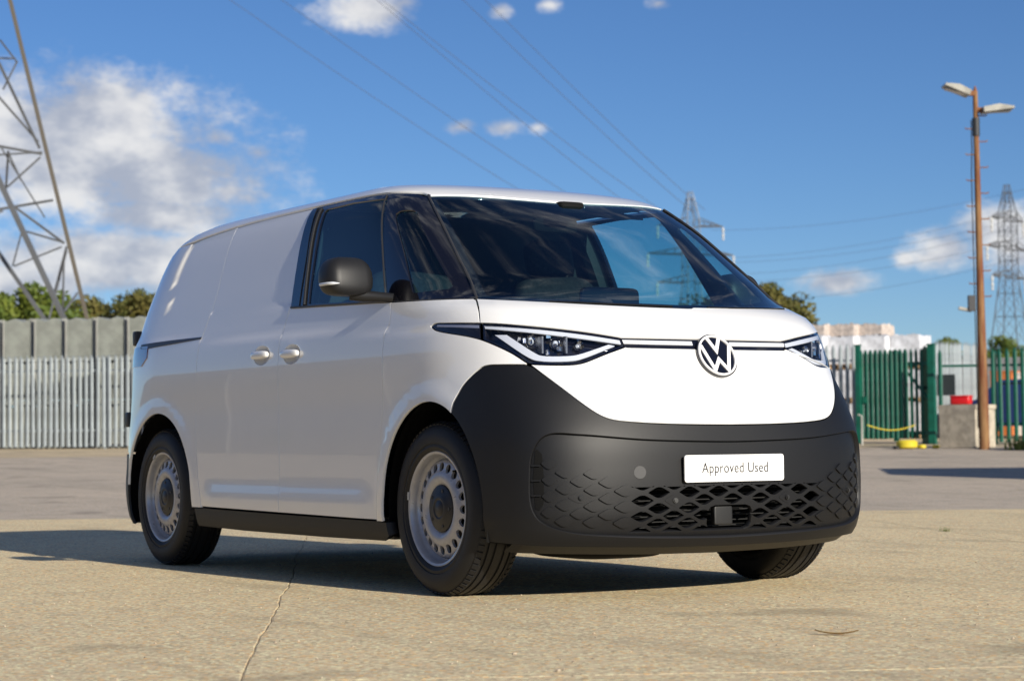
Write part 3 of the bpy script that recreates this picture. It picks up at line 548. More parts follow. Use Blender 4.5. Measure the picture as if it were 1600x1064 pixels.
_d=np.sqrt(np.diff(CT[:,0])**2+np.diff(CT[:,1])**2+.25*np.diff(CT[:,2])**2)
_T=np.concatenate([[0],np.cumsum(_d)])
_t=np.linspace(0,_T[-1],4000)
TAB=np.stack([_cr(_t,_T,CT[:,k]) for k in range(7)],1)
TAB[:,0]=np.maximum.accumulate(TAB[:,0]); 
def par(z):
    z=np.clip(z,TAB[0,0],TAB[-1,0]-1e-6)
    return [np.interp(z,TAB[:,0],TAB[:,k]) for k in range(1,7)]
def F(P):
    x,y,z=P[...,0],P[...,1],P[...,2]
    w,xf,xr,p,q,pr=par(z)
    w=np.maximum(w,1e-4)
    fr=x>=XS
    L=np.where(fr,np.maximum(xf-XS,1e-4),np.maximum(XS-xr,1e-4))
    pp=np.where(fr,p,pr); t=np.minimum(np.abs(x-XS)/L,3)
    v=np.minimum(t**pp,50)+np.minimum((np.abs(y)/w)**q,50)-1
    return np.where(z>TAB[-1,0]-1e-5,np.maximum(v,1.0),v)
def bis(o,d,lo,hi,n=40):
    """o,d arrays (...,3): finds the boundary between inside (lo) and outside (hi)"""
    lo=np.full(o.shape[:-1],float(lo)) if np.isscalar(lo) else lo.copy(); hi=np.full(o.shape[:-1],float(hi)) if np.isscalar(hi) else hi.copy()
    for _ in range(n):
        m=.5*(lo+hi); inside=F(o+d*m[...,None])<0
        lo=np.where(inside,m,lo); hi=np.where(inside,hi,m)
    return o+d*hi[...,None]
XB = -2.0; ZR = 1.0
def _A(uv): return np.asarray(uv, float).reshape(-1, 2)
def ch_side(uv):
    uv = _A(uv); o = np.stack([uv[:, 0], 0*uv[:, 0], uv[:, 1]], -1); d = np.zeros_like(o); d[:, 1] = -1; return bis(o, d, 0., 1.4)
def ch_front(uv):
    uv = _A(uv); a = np.radians(uv[:, 0]); o = np.stack([0*a+XS, 0*a, uv[:, 1]], -1); return bis(o, np.stack([np.cos(a), np.sin(a), 0*a], -1), 0., 3.2)
def ch_back(uv):
    uv = _A(uv); a = np.radians(uv[:, 0]); o = np.stack([0*a+XB, 0*a, uv[:, 1]], -1); return bis(o, np.stack([-np.cos(a), np.sin(a), 0*a], -1), 0., 3.2)
def ch_roof(uv):
    uv = _A(uv); b = np.radians(uv[:, 1]); o = np.stack([uv[:, 0], 0*b, 0*b+ZR], -1); return bis(o, np.stack([0*b, np.sin(b), np.cos(b)], -1), 0., 1.6)
UV = {'side': lambda P: P[:, [0, 2]], 'front': lambda P: np.stack([np.degrees(np.arctan2(P[:, 1], P[:, 0]-XS)), P[:, 2]], -1),
      'back': lambda P: np.stack([np.degrees(np.arctan2(P[:, 1], XB-P[:, 0])), P[:, 2]], -1), 'roof': lambda P: np.stack([P[:, 0], np.degrees(np.arctan2(P[:, 1], P[:, 2]-ZR))], -1)}
CH = {'side': (ch_side, (1, 1)), 'front': (ch_front, (.034, 1)), 'back': (ch_back, (.027, 1)), 'roof': (ch_roof, (1, .0165))}
def s2(ch, pts): return UV[ch](ch_side(pts))               # side (x,z) points in another chart
def sst(v, a, b): t = np.clip((v-a)/(b-a), 0, 1); return t*t*(3-2*t)
def sm(pts, n=8):                                          # smooth open curve through points
    P = _A(pts)
    if len(P) < 3: return P
    T = np.concatenate([[0], np.cumsum(np.maximum(np.linalg.norm(np.diff(P*[.03, 1] if np.abs(P).max() > 5 else P, axis=0), axis=1), 1e-5)**.5)])
    t = np.concatenate([np.linspace(T[i], T[i+1], n, endpoint=False) for i in range(len(T)-1)]+[[T[-1]]])
    out = []
    for k in (0, 1):
        Y = P[:, k]; m = np.gradient(Y, T) if len(T) > 2 else None
        i = np.clip(np.searchsorted(T, t, side='right')-1, 0, len(T)-2); h = T[i+1]-T[i]; s = (t-T[i])/h
        out.append((2*s**3-3*s**2+1)*Y[i]+(s**3-2*s**2+s)*h*m[i]+(-2*s**3+3*s**2)*Y[i+1]+(s**3-s**2)*h*m[i+1])
    return np.stack(out, -1)
def join(*a): return np.concatenate([_A(x) for x in a])
def mir(pts): return (_A(pts)*[-1, 1])[::-1]
def inpoly(P, poly):
    x, y = P[:, 0], P[:, 1]; r = np.zeros(len(P), bool); a = poly; b = np.roll(poly, -1, 0)
    for (x0, y0), (x1, y1) in zip(a, b):
        if y0 == y1: continue
        c = ((y0 > y) != (y1 > y)) & (x < (x1-x0)*(y-y0)/(y1-y0)+x0); r ^= c
    return r
def dpoly(P, poly, closed=True):
    a = poly; b = np.roll(poly, -1, 0)
    if not closed: a, b = a[:-1], b[:-1]
    d = np.full(len(P), 9.)
    for p, q in zip(a, b):
        e = q-p; t = np.clip(((P-p)@e)/max(e@e, 1e-12), 0, 1); d = np.minimum(d, np.linalg.norm(P-(p+t[:, None]*e), axis=1))
    return d
def clean(L, g):
    L = L[np.concatenate([[True], np.linalg.norm(np.diff(L, axis=0), axis=1) > 1e-4])]
    if np.linalg.norm(L[0]-L[-1]) < 1e-4: L = L[:-1]
    out = []
    for i in range(len(L)):
        p, q = L[i], L[(i+1) % len(L)]; k = max(1, int(math.ceil(np.linalg.norm(q-p)/g)))
        for j in range(k): out.append(p+(q-p)*j/k)
    L = np.array(out)
    A = .5*np.sum(L[:, 0]*np.roll(L[:, 1], -1)-np.roll(L[:, 0], -1)*L[:, 1])
    return L if A > 0 else L[::-1]
def inset(L, d):
    if d == 0: return L
    e0 = L-np.roll(L, 1, 0); e1 = np.roll(L, -1, 0)-L
    n0 = np.stack([-e0[:, 1], e0[:, 0]], -1)/np.maximum(np.linalg.norm(e0, axis=1), 1e-9)[:, None]; n1 = np.stack([-e1[:, 1], e1[:, 0]], -1)/np.maximum(np.linalg.norm(e1, axis=1), 1e-9)[:, None]
    n = n0+n1; n = n/np.maximum(np.linalg.norm(n, axis=1), .5)[:, None]; return L+n*d
def nmesh(name, V, Fc, NL):
    me = bpy.data.meshes.new(name); me.from_pydata(V.tolist(), [], Fc); me.update()
    me.polygons.foreach_set('use_smooth', [True]*len(me.polygons))
    me.normals_split_custom_set([tuple(x) for x in NL]); return me
REC = np.array([(-1.3, 1.318), (-2.99, 1.330), (-3.008, 1.56), (-2.954, 1.702), (-2.919, 1.764), (-2.38, 1.806), (-1.3, 1.832)])
def side_disp(P):
    """shoulder crease, sill ledge and sunk upper panel of the body side (outwards positive)"""
    x, z = P[:, 0], P[:, 2]; zc = 1.150-.026*(x-.06)
    d = .010*sst(zc-z, -.004, .034)*sst(z, .80, 1.05)*sst(x, .28, -.02)*sst(x, -3.35, -3.0)
    d += .0140*sst(z, .485, .370)*sst(x, -2.40, -2.2)*sst(x, -.42, -.62)
    q = np.stack([x, z], -1); ins = inpoly(q, REC); dd = dpoly(q, REC[:, :], True)
    d -= np.where(ins, .009*sst(dd, 0, .022), 0)
    for cx, rx in ((.012, .40), (-2.945, .465)):            # soft lip round each wheel arch
        e = np.sqrt(((x-cx)/rx)**2+((z-.37)/.452)**2); d += .008*sst(e, 1.24, 1.04)*sst(z, .28, .34)
    return d
def panel(name, ch, loop, m, parent, holes=(), off=0., fl=.013, gap=.0027, g=.035, mirror=False, disp=True, both=None):
    fn, sc = CH[ch]; sc = np.array(sc, float)
    L = inset(clean(_A(loop)*sc, g*.6), gap); H = [clean(_A(h)*sc, g*.5) for h in holes]; H = [inset(h, -gap) for h in H]
    lo, hi = L.min(0), L.max(0)
    gx, gy = np.meshgrid(np.arange(lo[0]+g*.5, hi[0], g), np.arange(lo[1]+g*.5, hi[1], g)); Q = np.stack([gx.ravel(), gy.ravel()], -1)
    if len(Q):
        Q[1::2, 0] += 0
        k = inpoly(Q, L) & (dpoly(Q, L) > g*.35)
        for h in H: k &= ~inpoly(Q, h) & (dpoly(Q, h) > g*.35)
        Q = Q[k]
    pts = np.concatenate([L]+H+[Q]); ed = []; b = 0
    for l in [L]+H: ed += [(b+i, b+(i+1) % len(l)) for i in range(len(l))]; b += len(l)
    vs, es, fs, ov, oe, of = delaunay_2d_cdt([Vector(p) for p in pts], ed, [], 0, 1e-6)
    V2 = np.array([tuple(v) for v in vs]); T = np.array([f for f in fs if len(f) == 3])
    c = V2[T].mean(1); k = inpoly(c, L)
    for h in H: k &= ~inpoly(c, h)
    T = T[k]
    def Mp(q):
        P = fn(q/sc)
        if disp and ch in ('side', 'front', 'back'):
            d = side_disp(P)*(P[:, 1] < 0) - side_disp(P*[1, -1, 1])*(P[:, 1] > 0); P = P.copy(); P[:, 1] -= d*np.abs(sst(np.abs(P[:, 1]), .5, .8))
        return P
    P = Mp(V2); e = 2.5e-3
    Nn = np.cross(Mp(V2+[e, 0])-Mp(V2-[e, 0]), Mp(V2+[0, e])-Mp(V2-[0, e])); Nn /= np.maximum(np.linalg.norm(Nn, axis=1), 1e-12)[:, None]
    sgn = np.sign(np.sum(Nn*(P-np.array([XS, 0, .9])), axis=1)); 
    s = 1 if sgn.sum() > 0 else -1
    Nn *= s
    P = P+Nn*off
    if s < 0: T = T[:, ::-1]
    F_ = [tuple(int(i) for i in t) for t in T]; NL = [Nn[i] for t in F_ for i in t]; V = P
    if fl:
        dire = {}
        for t in F_:
            for a, b2 in ((t[0], t[1]), (t[1], t[2]), (t[2], t[0])): dire[(a, b2)] = 1
        bd = [ab for ab in dire if (ab[1], ab[0]) not in dire]; n0 = len(V); V = np.concatenate([V, P-Nn*fl])
        for a, b2 in bd:
            F_.append((b2, a, a+n0, b2+n0)); w = np.cross(P[b2]-P[a], Nn[a]); w /= max(np.linalg.norm(w), 1e-9)
            NL += [w*.8+Nn[b2]*.6, w*.8+Nn[a]*.6, w, w]
    me = nmesh(name, V, F_, NL); o = link(name, me, m, parent); o2 = None
    if mirror:
        Fm = [f[::-1] for f in F_]; NM = []; k = 0
        for f in F_:
            NM += [n*[1, -1, 1] for n in NL[k:k+len(f)]][::-1]; k += len(f)
        o2 = link(name, nmesh(name, V*[1, -1, 1], Fm, NM), m, both[1] if both else parent)
    return (o, o2) if mirror else o
def offs(fn, uv, d):                                      # body point moved in along y/x towards the centre line
    P = fn(uv); c = np.array([XS, 0, .9]); n = P-c; n[:, 2] = 0; n /= np.linalg.norm(n, axis=1)[:, None]; return P-n*d
PAINT = mat('white_paint', (.77, .77, .765), .30, coat=1., coat_r=.015)
CLAD = mat('black_cladding', (.0042, .0044, .0055), .50, spec=.36, bump=.06, bscale=900)
GLOSSB = mat('gloss_black', (.006, .006, .010), .06, coat=.6)
BLACK = mat('deep_black', (.003, .003, .003), .8, spec=.2)
RUB = mat('seal_rubber', (.03, .03, .032), .45)
WSG = glass('windscreen_glass', (.56, .76, .79), .14); SDG = glass('side_glass', (.46, .80, .88), .11); LENS = glass('lens_glass', (.94, .96, 1.), .05)
TRIM = mat('dark_interior', (.006, .006, .007), .6); FAB = mat('seat_fabric', (.007, .0075, .009), .85, var=.2, vscale=60)
CHROME = mat('bright_metal', (.8, .8, .8), .12, 1.)
van = tag(empty('delivery_van', (XS, 0, 0)), 'white electric panel van with black lower bumper parked on the concrete', 'van')
VM = Matrix.Translation((XS, 0, 0)).inverted()
def vp(o):       # meshes are written in world coordinates; keep them in place under the van's empty
    return o
# ---- shared outlines
SEAM_F = sm([(-.40, 1.2725), (-.371, 1.192), (-.388, 1.136), (-.391, .91), (-.401, .73), (-.424, .55), (-.458, .314)])
SEAM_C = sm([(-1.425, 1.309), (-1.448, 1.19), (-1.445, .94), (-1.432, .63), (-1.42, .322)])
SEAM_S = sm([(-2.385, 1.332), (-2.424, 1.21), (-2.432, 1.02), (-2.434, .745), (-2.414, .55), (-2.374, .332)])
BELT = sm([(-1.425, 1.309), (-.663, 1.283), (-.40, 1.2725), (.091, 1.2584), (.150, 1.2560)])
def arch(cx, rx, a0, a1, n=30, rz=.452):
    t = np.radians(np.linspace(a0, a1, n)); return np.stack([cx+rx*np.cos(t), .37+rz*np.sin(t)], -1)
HLTOP = sm([(-31.9, 1.1555), (-26.62, 1.1435), (-21.8, 1.1269), (-15.6, 1.1000), (-11.6, 1.0770)])
HLBOT1 = sm([(-32.6, 1.140), (-31.77, 1.1236), (-27.81, 1.0876), (-26.38, 1.0698), (-23.53, 1.015), (-21.9, .970)])
HLBOT2 = sm([(-21.5, .9645), (-19.5, .9605), (-17.23, .9610), (-16.14, .9675), (-13.4, 1.006), (-11.04, 1.0360)])
BUMP1 = sm([(-29.43, .8416), (-28.75, .885), (-27.6, .930), (-26.62, .9583), (-25.9, .9655), (-24.6, .9660), (-22.0, .9640)])
BUMP2 = sm([(-21.55, .9618), (-19.42, .8889), (-16.15, .7781), (-14.93, .7484), (-13.77, .7338), (-11.04, .7226), (-8.0, .7165), (-4., .7125), (0, .7110)])
WSB = sm([(-26.76, 1.2560), (-23.99, 1.248), (-15.0, 1.2264), (-6.79, 1.2162), (0, 1.2140)])
WSS = sm([(-34.68, 1.7774), (-31.51, 1.6289), (-28.89, 1.4605), (-27.28, 1.3368), (-26.70, 1.2600)])
WST = sm([(-34.2, 1.7795), (-31.0, 1.7815), (-24.0, 1.7790), (-15., 1.7715), (-6.55, 1.7650), (0, 1.7625)])
FA0 = UV['front'](ch_side([(.196, .7750)]))[0]           # where wing, bumper and arch meet
# ---- front end
front_bumper = None
bonnet = panel('bonnet', 'front', join(HLTOP[8:], [(-11.2, 1.0750), (-6, 1.0745), (0, 1.0740)], mir(join(HLTOP[8:], [(-11.2, 1.0750), (-6, 1.0745)])), [(26.76, 1.252)], mir(WSB[:-1]), WSB[::-1][:-1] if False else WSB[::-1], [(-26.70, 1.250), (-26.66, 1.1445)]), PAINT, van, gap=.003)
half = join(BUMP2, )
nose = panel('nose_panel', 'front', join(BUMP2, mir(BUMP2[:-1]), mir(HLBOT2), [(11.0, 1.0335), (6, 1.0312), (0, 1.0305), (-6, 1.0312), (-11.0, 1.0335)], HLBOT2[::-1]), PAINT, van, gap=.003)
archF = s2('front', arch(.012, .40, 62.5, -12, 26))
BLOW = [(-26.2, .243), (-25.7, .240), (-22.14, .228), (-15.83, .220), (-8, .210), (0, .206)]
MOUTH = sm([(0, .6410), (-2.59, .6422), (-10.55, .6523), (-17.54, .6756), (-20.15, .6799), (-21.24, .6606), (-22.13, .5981), (-22.38, .5085), (-22.2, .3829), (-21.35, .329), (-18.76, .2874), (-12.96, .2636), (-5.09, .2507), (0, .2475)])
mouth = join(MOUTH, mir(MOUTH[1:-1]))
bl = join(BLOW[::-1], archF[::-1], [(-29.75, .815)], BUMP1[:-1], BUMP2)
front_bumper = panel('front_bumper', 'front', join(BLOW[::-1][:-1], [(-26.5, .245)], archF[::-1], [(-29.75, .815)], BUMP1, BUMP2[1:], mir(BUMP2[1:-1]), mir(BUMP1), [(29.75, .815)], mir(archF[::-1]), [(26.5, .245)], mir(BLOW[::-1][1:-1])), CLAD, van, holes=[mouth], gap=.003, fl=.032)
# lower valance under the bumper
lip = []
for a in np.linspace(-23.5, 23.5, 50):
    z0 = np.interp(abs(a), [0, 8, 15.83, 22.14, 25.7], [.206, .210, .220, .228, .240]); p = ch_front([(a, z0)])[0]; lip.append([p+np.array([-.012, 0, .016]), p+np.array([-.10, 0, -.03]) , (p+np.array([-.30, 0, -.02]))*np.array([1, .80, 1])])
lip = np.array(lip); mbv = MB(); nn = len(lip)
mbv.add(lip.reshape(-1, 3), [(i*3+j, (i+1)*3+j, (i+1)*3+j+1, i*3+j+1) for i in range(nn-1) for j in range(2)]); mbv.build('valance', CLAD, front_bumper, 40)
# grille with open and blind diamonds
COLY = [0, .074, .148, .222, .297, .370, .447, .525, .594, .655, .71, .765, .82]
def yz(y, z): return UV['front'](bis(np.array([[XS, y, z]]), np.array([[1., 0, 0]]), 0., 3.))[0]
def diamond(cy, cz, hw, hh, zlo=-9, zhi=9, n=5):
    base = [(1, 0), (.22, 1), (-.22, 1), (-1, 0), (-.22, -1), (.22, -1)]; out = []
    for i in range(6):                                   # rounded corners
        p0, p1, p2 = (np.array(base[(i+k) % 6], float) for k in (-1, 0, 1)); r = .20 if base[i][1] == 0 else .35
        a, b = p1+(p0-p1)*r, p1+(p2-p1)*r
        for t in np.linspace(0, 1, n): out.append((1-t)**2*a+2*t*(1-t)*p1+t*t*b)
    o = np.array(out)*[hw, hh]+[cy, cz]; o[:, 1] = np.clip(o[:, 1], zlo, zhi)
    return o
holes = []; blind = []; pins = []
for k, y0 in enumerate(COLY):
    base = .404 if k % 2 == 0 else .437
    for sgn in ((1, -1) if k else (1,)):
        y = y0*sgn
        zs = [base+.066*j for j in range(-3, 5)]
        for z in zs:
            z2 = z+.014*(y0/.6)**2 if k >= 7 else z
            if k <= 6:
                if not (.262 < z < .478): continue
                if abs(y) < .14 and z < .39 and abs(y+.01) < .14: continue           # radar opening sits here
                if k == 4 and abs(z-.404) < .01: pins.append((y, z)); continue
                q = diamond(y, z, .058, .0245, .268, .4625)
                if q[:, 1].max()-q[:, 1].min() < .012: continue
                holes.append(q)
            else:
                zmax = .455+.0305*(k-7)
                if z2 > zmax+.005 or z2 < .302+.035*max(0, k-9)/3: continue
                if k == 10 and abs(z2-.424) < .02: pins.append((y, z2)); continue
                blind.append((y, z2, [.052, .048, .045, .040, .036, .026][k-7], .0225))
radar = np.array([(-.130, .30), (-.118, .278), (-.095, .268), (.075, .268), (.098, .278), (.108, .30), (.108, .352), (.095, .372), (.07, .380), (-.092, .380), (-.117, .372), (-.130, .352)])
toc = lambda q: np.array([yz(y, z) for y, z in q])
grille = panel('bumper_grille', 'front', mouth, CLAD, front_bumper, holes=[toc(h) for h in holes]+[toc(radar)], off=-.019, fl=.024, gap=-.002, g=.03)
for (y, z, hw, hh) in blind:
    panel('grille_cell', 'front', toc(diamond(y, z, hw, hh, n=4)), CLAD, front_bumper, off=-.0115, fl=.008, gap=0, g=.03)
# dark box with finned radiator behind the open cells
mb = MB(); mb.box((.66, 0, .36), (.02, 1.2, .24)); mb.build('radiator', BLACK, van)
mb = MB()
for z in np.arange(.27, .46, .022): mb.box((.70, 0, z), (.02, 1.05, .004))
mb.build('radiator_fin', mat('alloy_dull', (.012, .012, .012), .6, .2), van)
mb = MB(); mb.rbox((.788, -.035, .336), (.03, .095, .078), .18); mb.build('radar_sensor', mat('radar_grey', (.008, .008, .008), .5), front_bumper, 40)
for (y, z) in pins:
    p = ch_front([yz(y, z)])[0]; n = Vector((1, y*.9, 0)).normalized(); mb = MB(); mb.tube(Vector(p)-n*.03, Vector(p)-n*.011, .011, 14); mb.tube(Vector(p)-n*.011, Vector(p)-n*.007, .0075, 12)
    panel('sensor_mount', 'front', toc(diamond(y, z, .05, .023, n=4)), CLAD, front_bumper, off=-.0170, fl=.006, gap=0)
    mb.build('parking_sensor', mat('sensor_plastic', (.02, .02, .02), .35), front_bumper, 40)
p = Vector(ch_front([yz(-.462, .521)])[0]); n = Vector((1, -.3, 0)).normalized(); mb = MB(); mb.tube(p-n*.04, p-n*.015, .026, 28); mb.build('tow_eye_cover', mat('grey_plastic', (.032, .032, .034), .4), front_bumper, 40)
for sgn in (-1, 1):                                       # bumper corner slots: black panels paint in the shade of open holes
    q = [(21.93, .615), (21.75, .62), (21.3, .60), (21.15, .50), (21.2, .40), (21.6, .372), (22.0, .38), (22.2, .50)]
    panel('slot_shade', 'front', [(a*sgn, z) for a, z in q], BLACK, front_bumper, off=-.0165, fl=.004, gap=0)
    for z in (.43, .49, .55):
        mb = MB(); mb.add([ch_front([(a*sgn, z+dz)])[0]+np.array([-.012, 0, 0]) for a, dz in ((21.2, 0), (22.1, 0), (22.1, .006), (21.2, .006))], [(0, 1, 2, 3)])
        mb.build('slot_fin', CLAD, front_bumper)
# ---- light strip and emblem
strip_poly = [(-11.15, 1.0345), (-6, 1.0325), (0, 1.0318), (6, 1.0325), (11.15, 1.0345), (11.45, 1.0745), (6, 1.0730), (0, 1.0725), (-6, 1.0730), (-11.45, 1.0745)]
strip = panel('light_strip', 'front', strip_poly, GLOSSB, van, off=-.006, fl=.01, gap=0)
LED = mat('led_diffuser', (.58, .60, .64), .3, coat=.5)
for sgn in (-1, 1):
    panel('light_bar', 'front', [(sgn*2.6, 1.0470), (sgn*7, 1.0480), (sgn*11.2, 1.0500), (sgn*11.3, 1.0655), (sgn*7, 1.0635), (sgn*2.6, 1.0628)], LED, strip, off=-.001, fl=.005, gap=0)
bc = Vector(ch_front([(0, .9985)])[0]); e = Vector(ch_front([(0, 1.05)])[0])-Vector(ch_front([(0, .95)])[0]); bz = e.normalized(); bx = Vector((0, 1, 0)); bn = bx.cross(bz)
BR = Matrix((bx, bz, bn)).transposed()
def badge_mesh(name, polys, d0, d1, m, par):
    mb = MB()
    for po in polys:
        n = len(po); mb.add([bc+BR @ Vector((x, y, d)) for d in (d0, d1) for x, y in po], [tuple(range(n, 2*n)), tuple(range(n))[::-1]]+[(i, (i+1) % n, n+(i+1) % n, n+i) for i in range(n)])
    return fixn(mb.build(name, m, par))
R0 = .098
emb = badge_mesh('emblem', [[(R0*1.03*math.cos(t), R0*1.03*math.sin(t)) for t in np.linspace(0, 2*math.pi, 56)[:-1]]], -.03, .010, GLOSSB, van)
mb = MB(); nsg = 72
for i in range(nsg):
    t = 2*math.pi*i/nsg
    for r, d in ((R0*.985, .008), (R0*.965, .0155), (R0*.885, .0155), (R0*.865, .008)): mb.v.append(tuple(bc+BR @ Vector((r*math.cos(t), r*math.sin(t), d))))
mb.f = [(i*4+j, ((i+1) % nsg)*4+j, ((i+1) % nsg)*4+j+1, i*4+j+1) for i in range(nsg) for j in range(3)]
EMW = mat('emblem_white', (.82, .82, .82), .22, coat=.6)
fixn(mb.build('emblem_ring', EMW, emb, 50))
def stroke(p, q, w):
    p, q = Vector(p), Vector(q); d = (q-p).normalized(); n = Vector((-d.y, d.x))*w/2
    return [tuple((p+n)*R0), tuple((p-n)*R0), tuple((q-n)*R0), tuple((q+n)*R0)]
def mitre(pts, w):
    P = [Vector(p) for p in pts]; L, Rr = [], []
    for i, p in enumerate(P):
        d0 = (P[i]-P[i-1]).normalized() if i else (P[1]-P[0]).normalized(); d1 = (P[i+1]-P[i]).normalized() if i < len(P)-1 else d0
        n0, n1 = Vector((-d0.y, d0.x)), Vector((-d1.y, d1.x)); b = (n0+n1).normalized(); k = min(2.2, 1/max(.3, b.dot(n0)))
        L.append(tuple((p+b*w/2*k)*R0)); Rr.append(tuple((p-b*w/2*k)*R0))
    return [[L[i], Rr[i], Rr[i+1], L[i+1]] for i in range(len(P)-1)]
badge_mesh('emblem_letters', mitre([(-.34, .86), (0, .20), (.34, .86)], .165), .008, .0145, EMW, emb)
badge_mesh('emblem_letters', mitre([(-.76, .46), (-.36, -.72), (0, -.20), (.36, -.72), (.76, .46)], .165), .008, .0150, EMW, emb)
# ---- plate
pl = bpy.data.objects.new('number_plate', None); 
pc = Vector((.858, 0, .532)); mb = MB(); n = 6; po = []
for cx, cz, a0 in ((.248, .0435, 0), (-.248, .0435, 90), (-.248, -.0435, 180), (.248, -.0435, 270)):
    po += [(cx+.012*math.cos(math.radians(a0+90*i/n)), cz+.012*math.sin(math.radians(a0+90*i/n))) for i in range(n+1)]
mb.prism([(y, z+pc.z) for y, z in po], .8330, .8390, ax=0); plate = fixn(mb.build('number_plate', mat('plate_white', (.80, .80, .79), .35, coat=.3), van)); bpy.data.objects.remove(pl)
def text_mesh(name, body, size, m, par, mw, offset=0., align='CENTER'):
    cu = bpy.data.curves.new(name, 'FONT'); cu.body = body; cu.size = size; cu.align_x = align; cu.align_y = 'CENTER'; cu.offset = offset; cu.space_character = 1.06; cu.extrude = .0006
    ob = bpy.data.objects.new(name, cu); COL.objects.link(ob); dg = bpy.context.evaluated_depsgraph_get(); me = bpy.data.meshes.new_from_object(ob.evaluated_get(dg)); bpy.data.objects.remove(ob)
    me.materials.clear(); co = np.array([v.co[:] for v in me.vertices]); xs_ = np.sort(co[:, 0]); k = int(np.argmax(np.diff(xs_))); cut = .5*(xs_[k]+xs_[k+1]); polys = [list(p.vertices) for p in me.polygons]
    for lo in (True, False):                               # one mesh a word
        fs = [p for p in polys if (co[p[0], 0] < cut) == lo]; used = sorted({i for p in fs for i in p}); mp_ = {v: i for i, v in enumerate(used)}
        m2 = bpy.data.meshes.new(name); m2.from_pydata(co[used].tolist(), [], [[mp_[i] for i in p] for p in fs]); m2.transform(mw); m2.update(); link(name, m2, m, par)
text_mesh('plate_lettering', 'Approved Used', .060, mat('plate_ink', (.012, .012, .014), .5), plate, Matrix.Translation((.8403, 0.002, .532)) @ Matrix(((0, 0, 1, 0), (.86, 0, 0, 0), (0, 1.02, 0, 0), (0, 0, 0, 1))), -.0004)
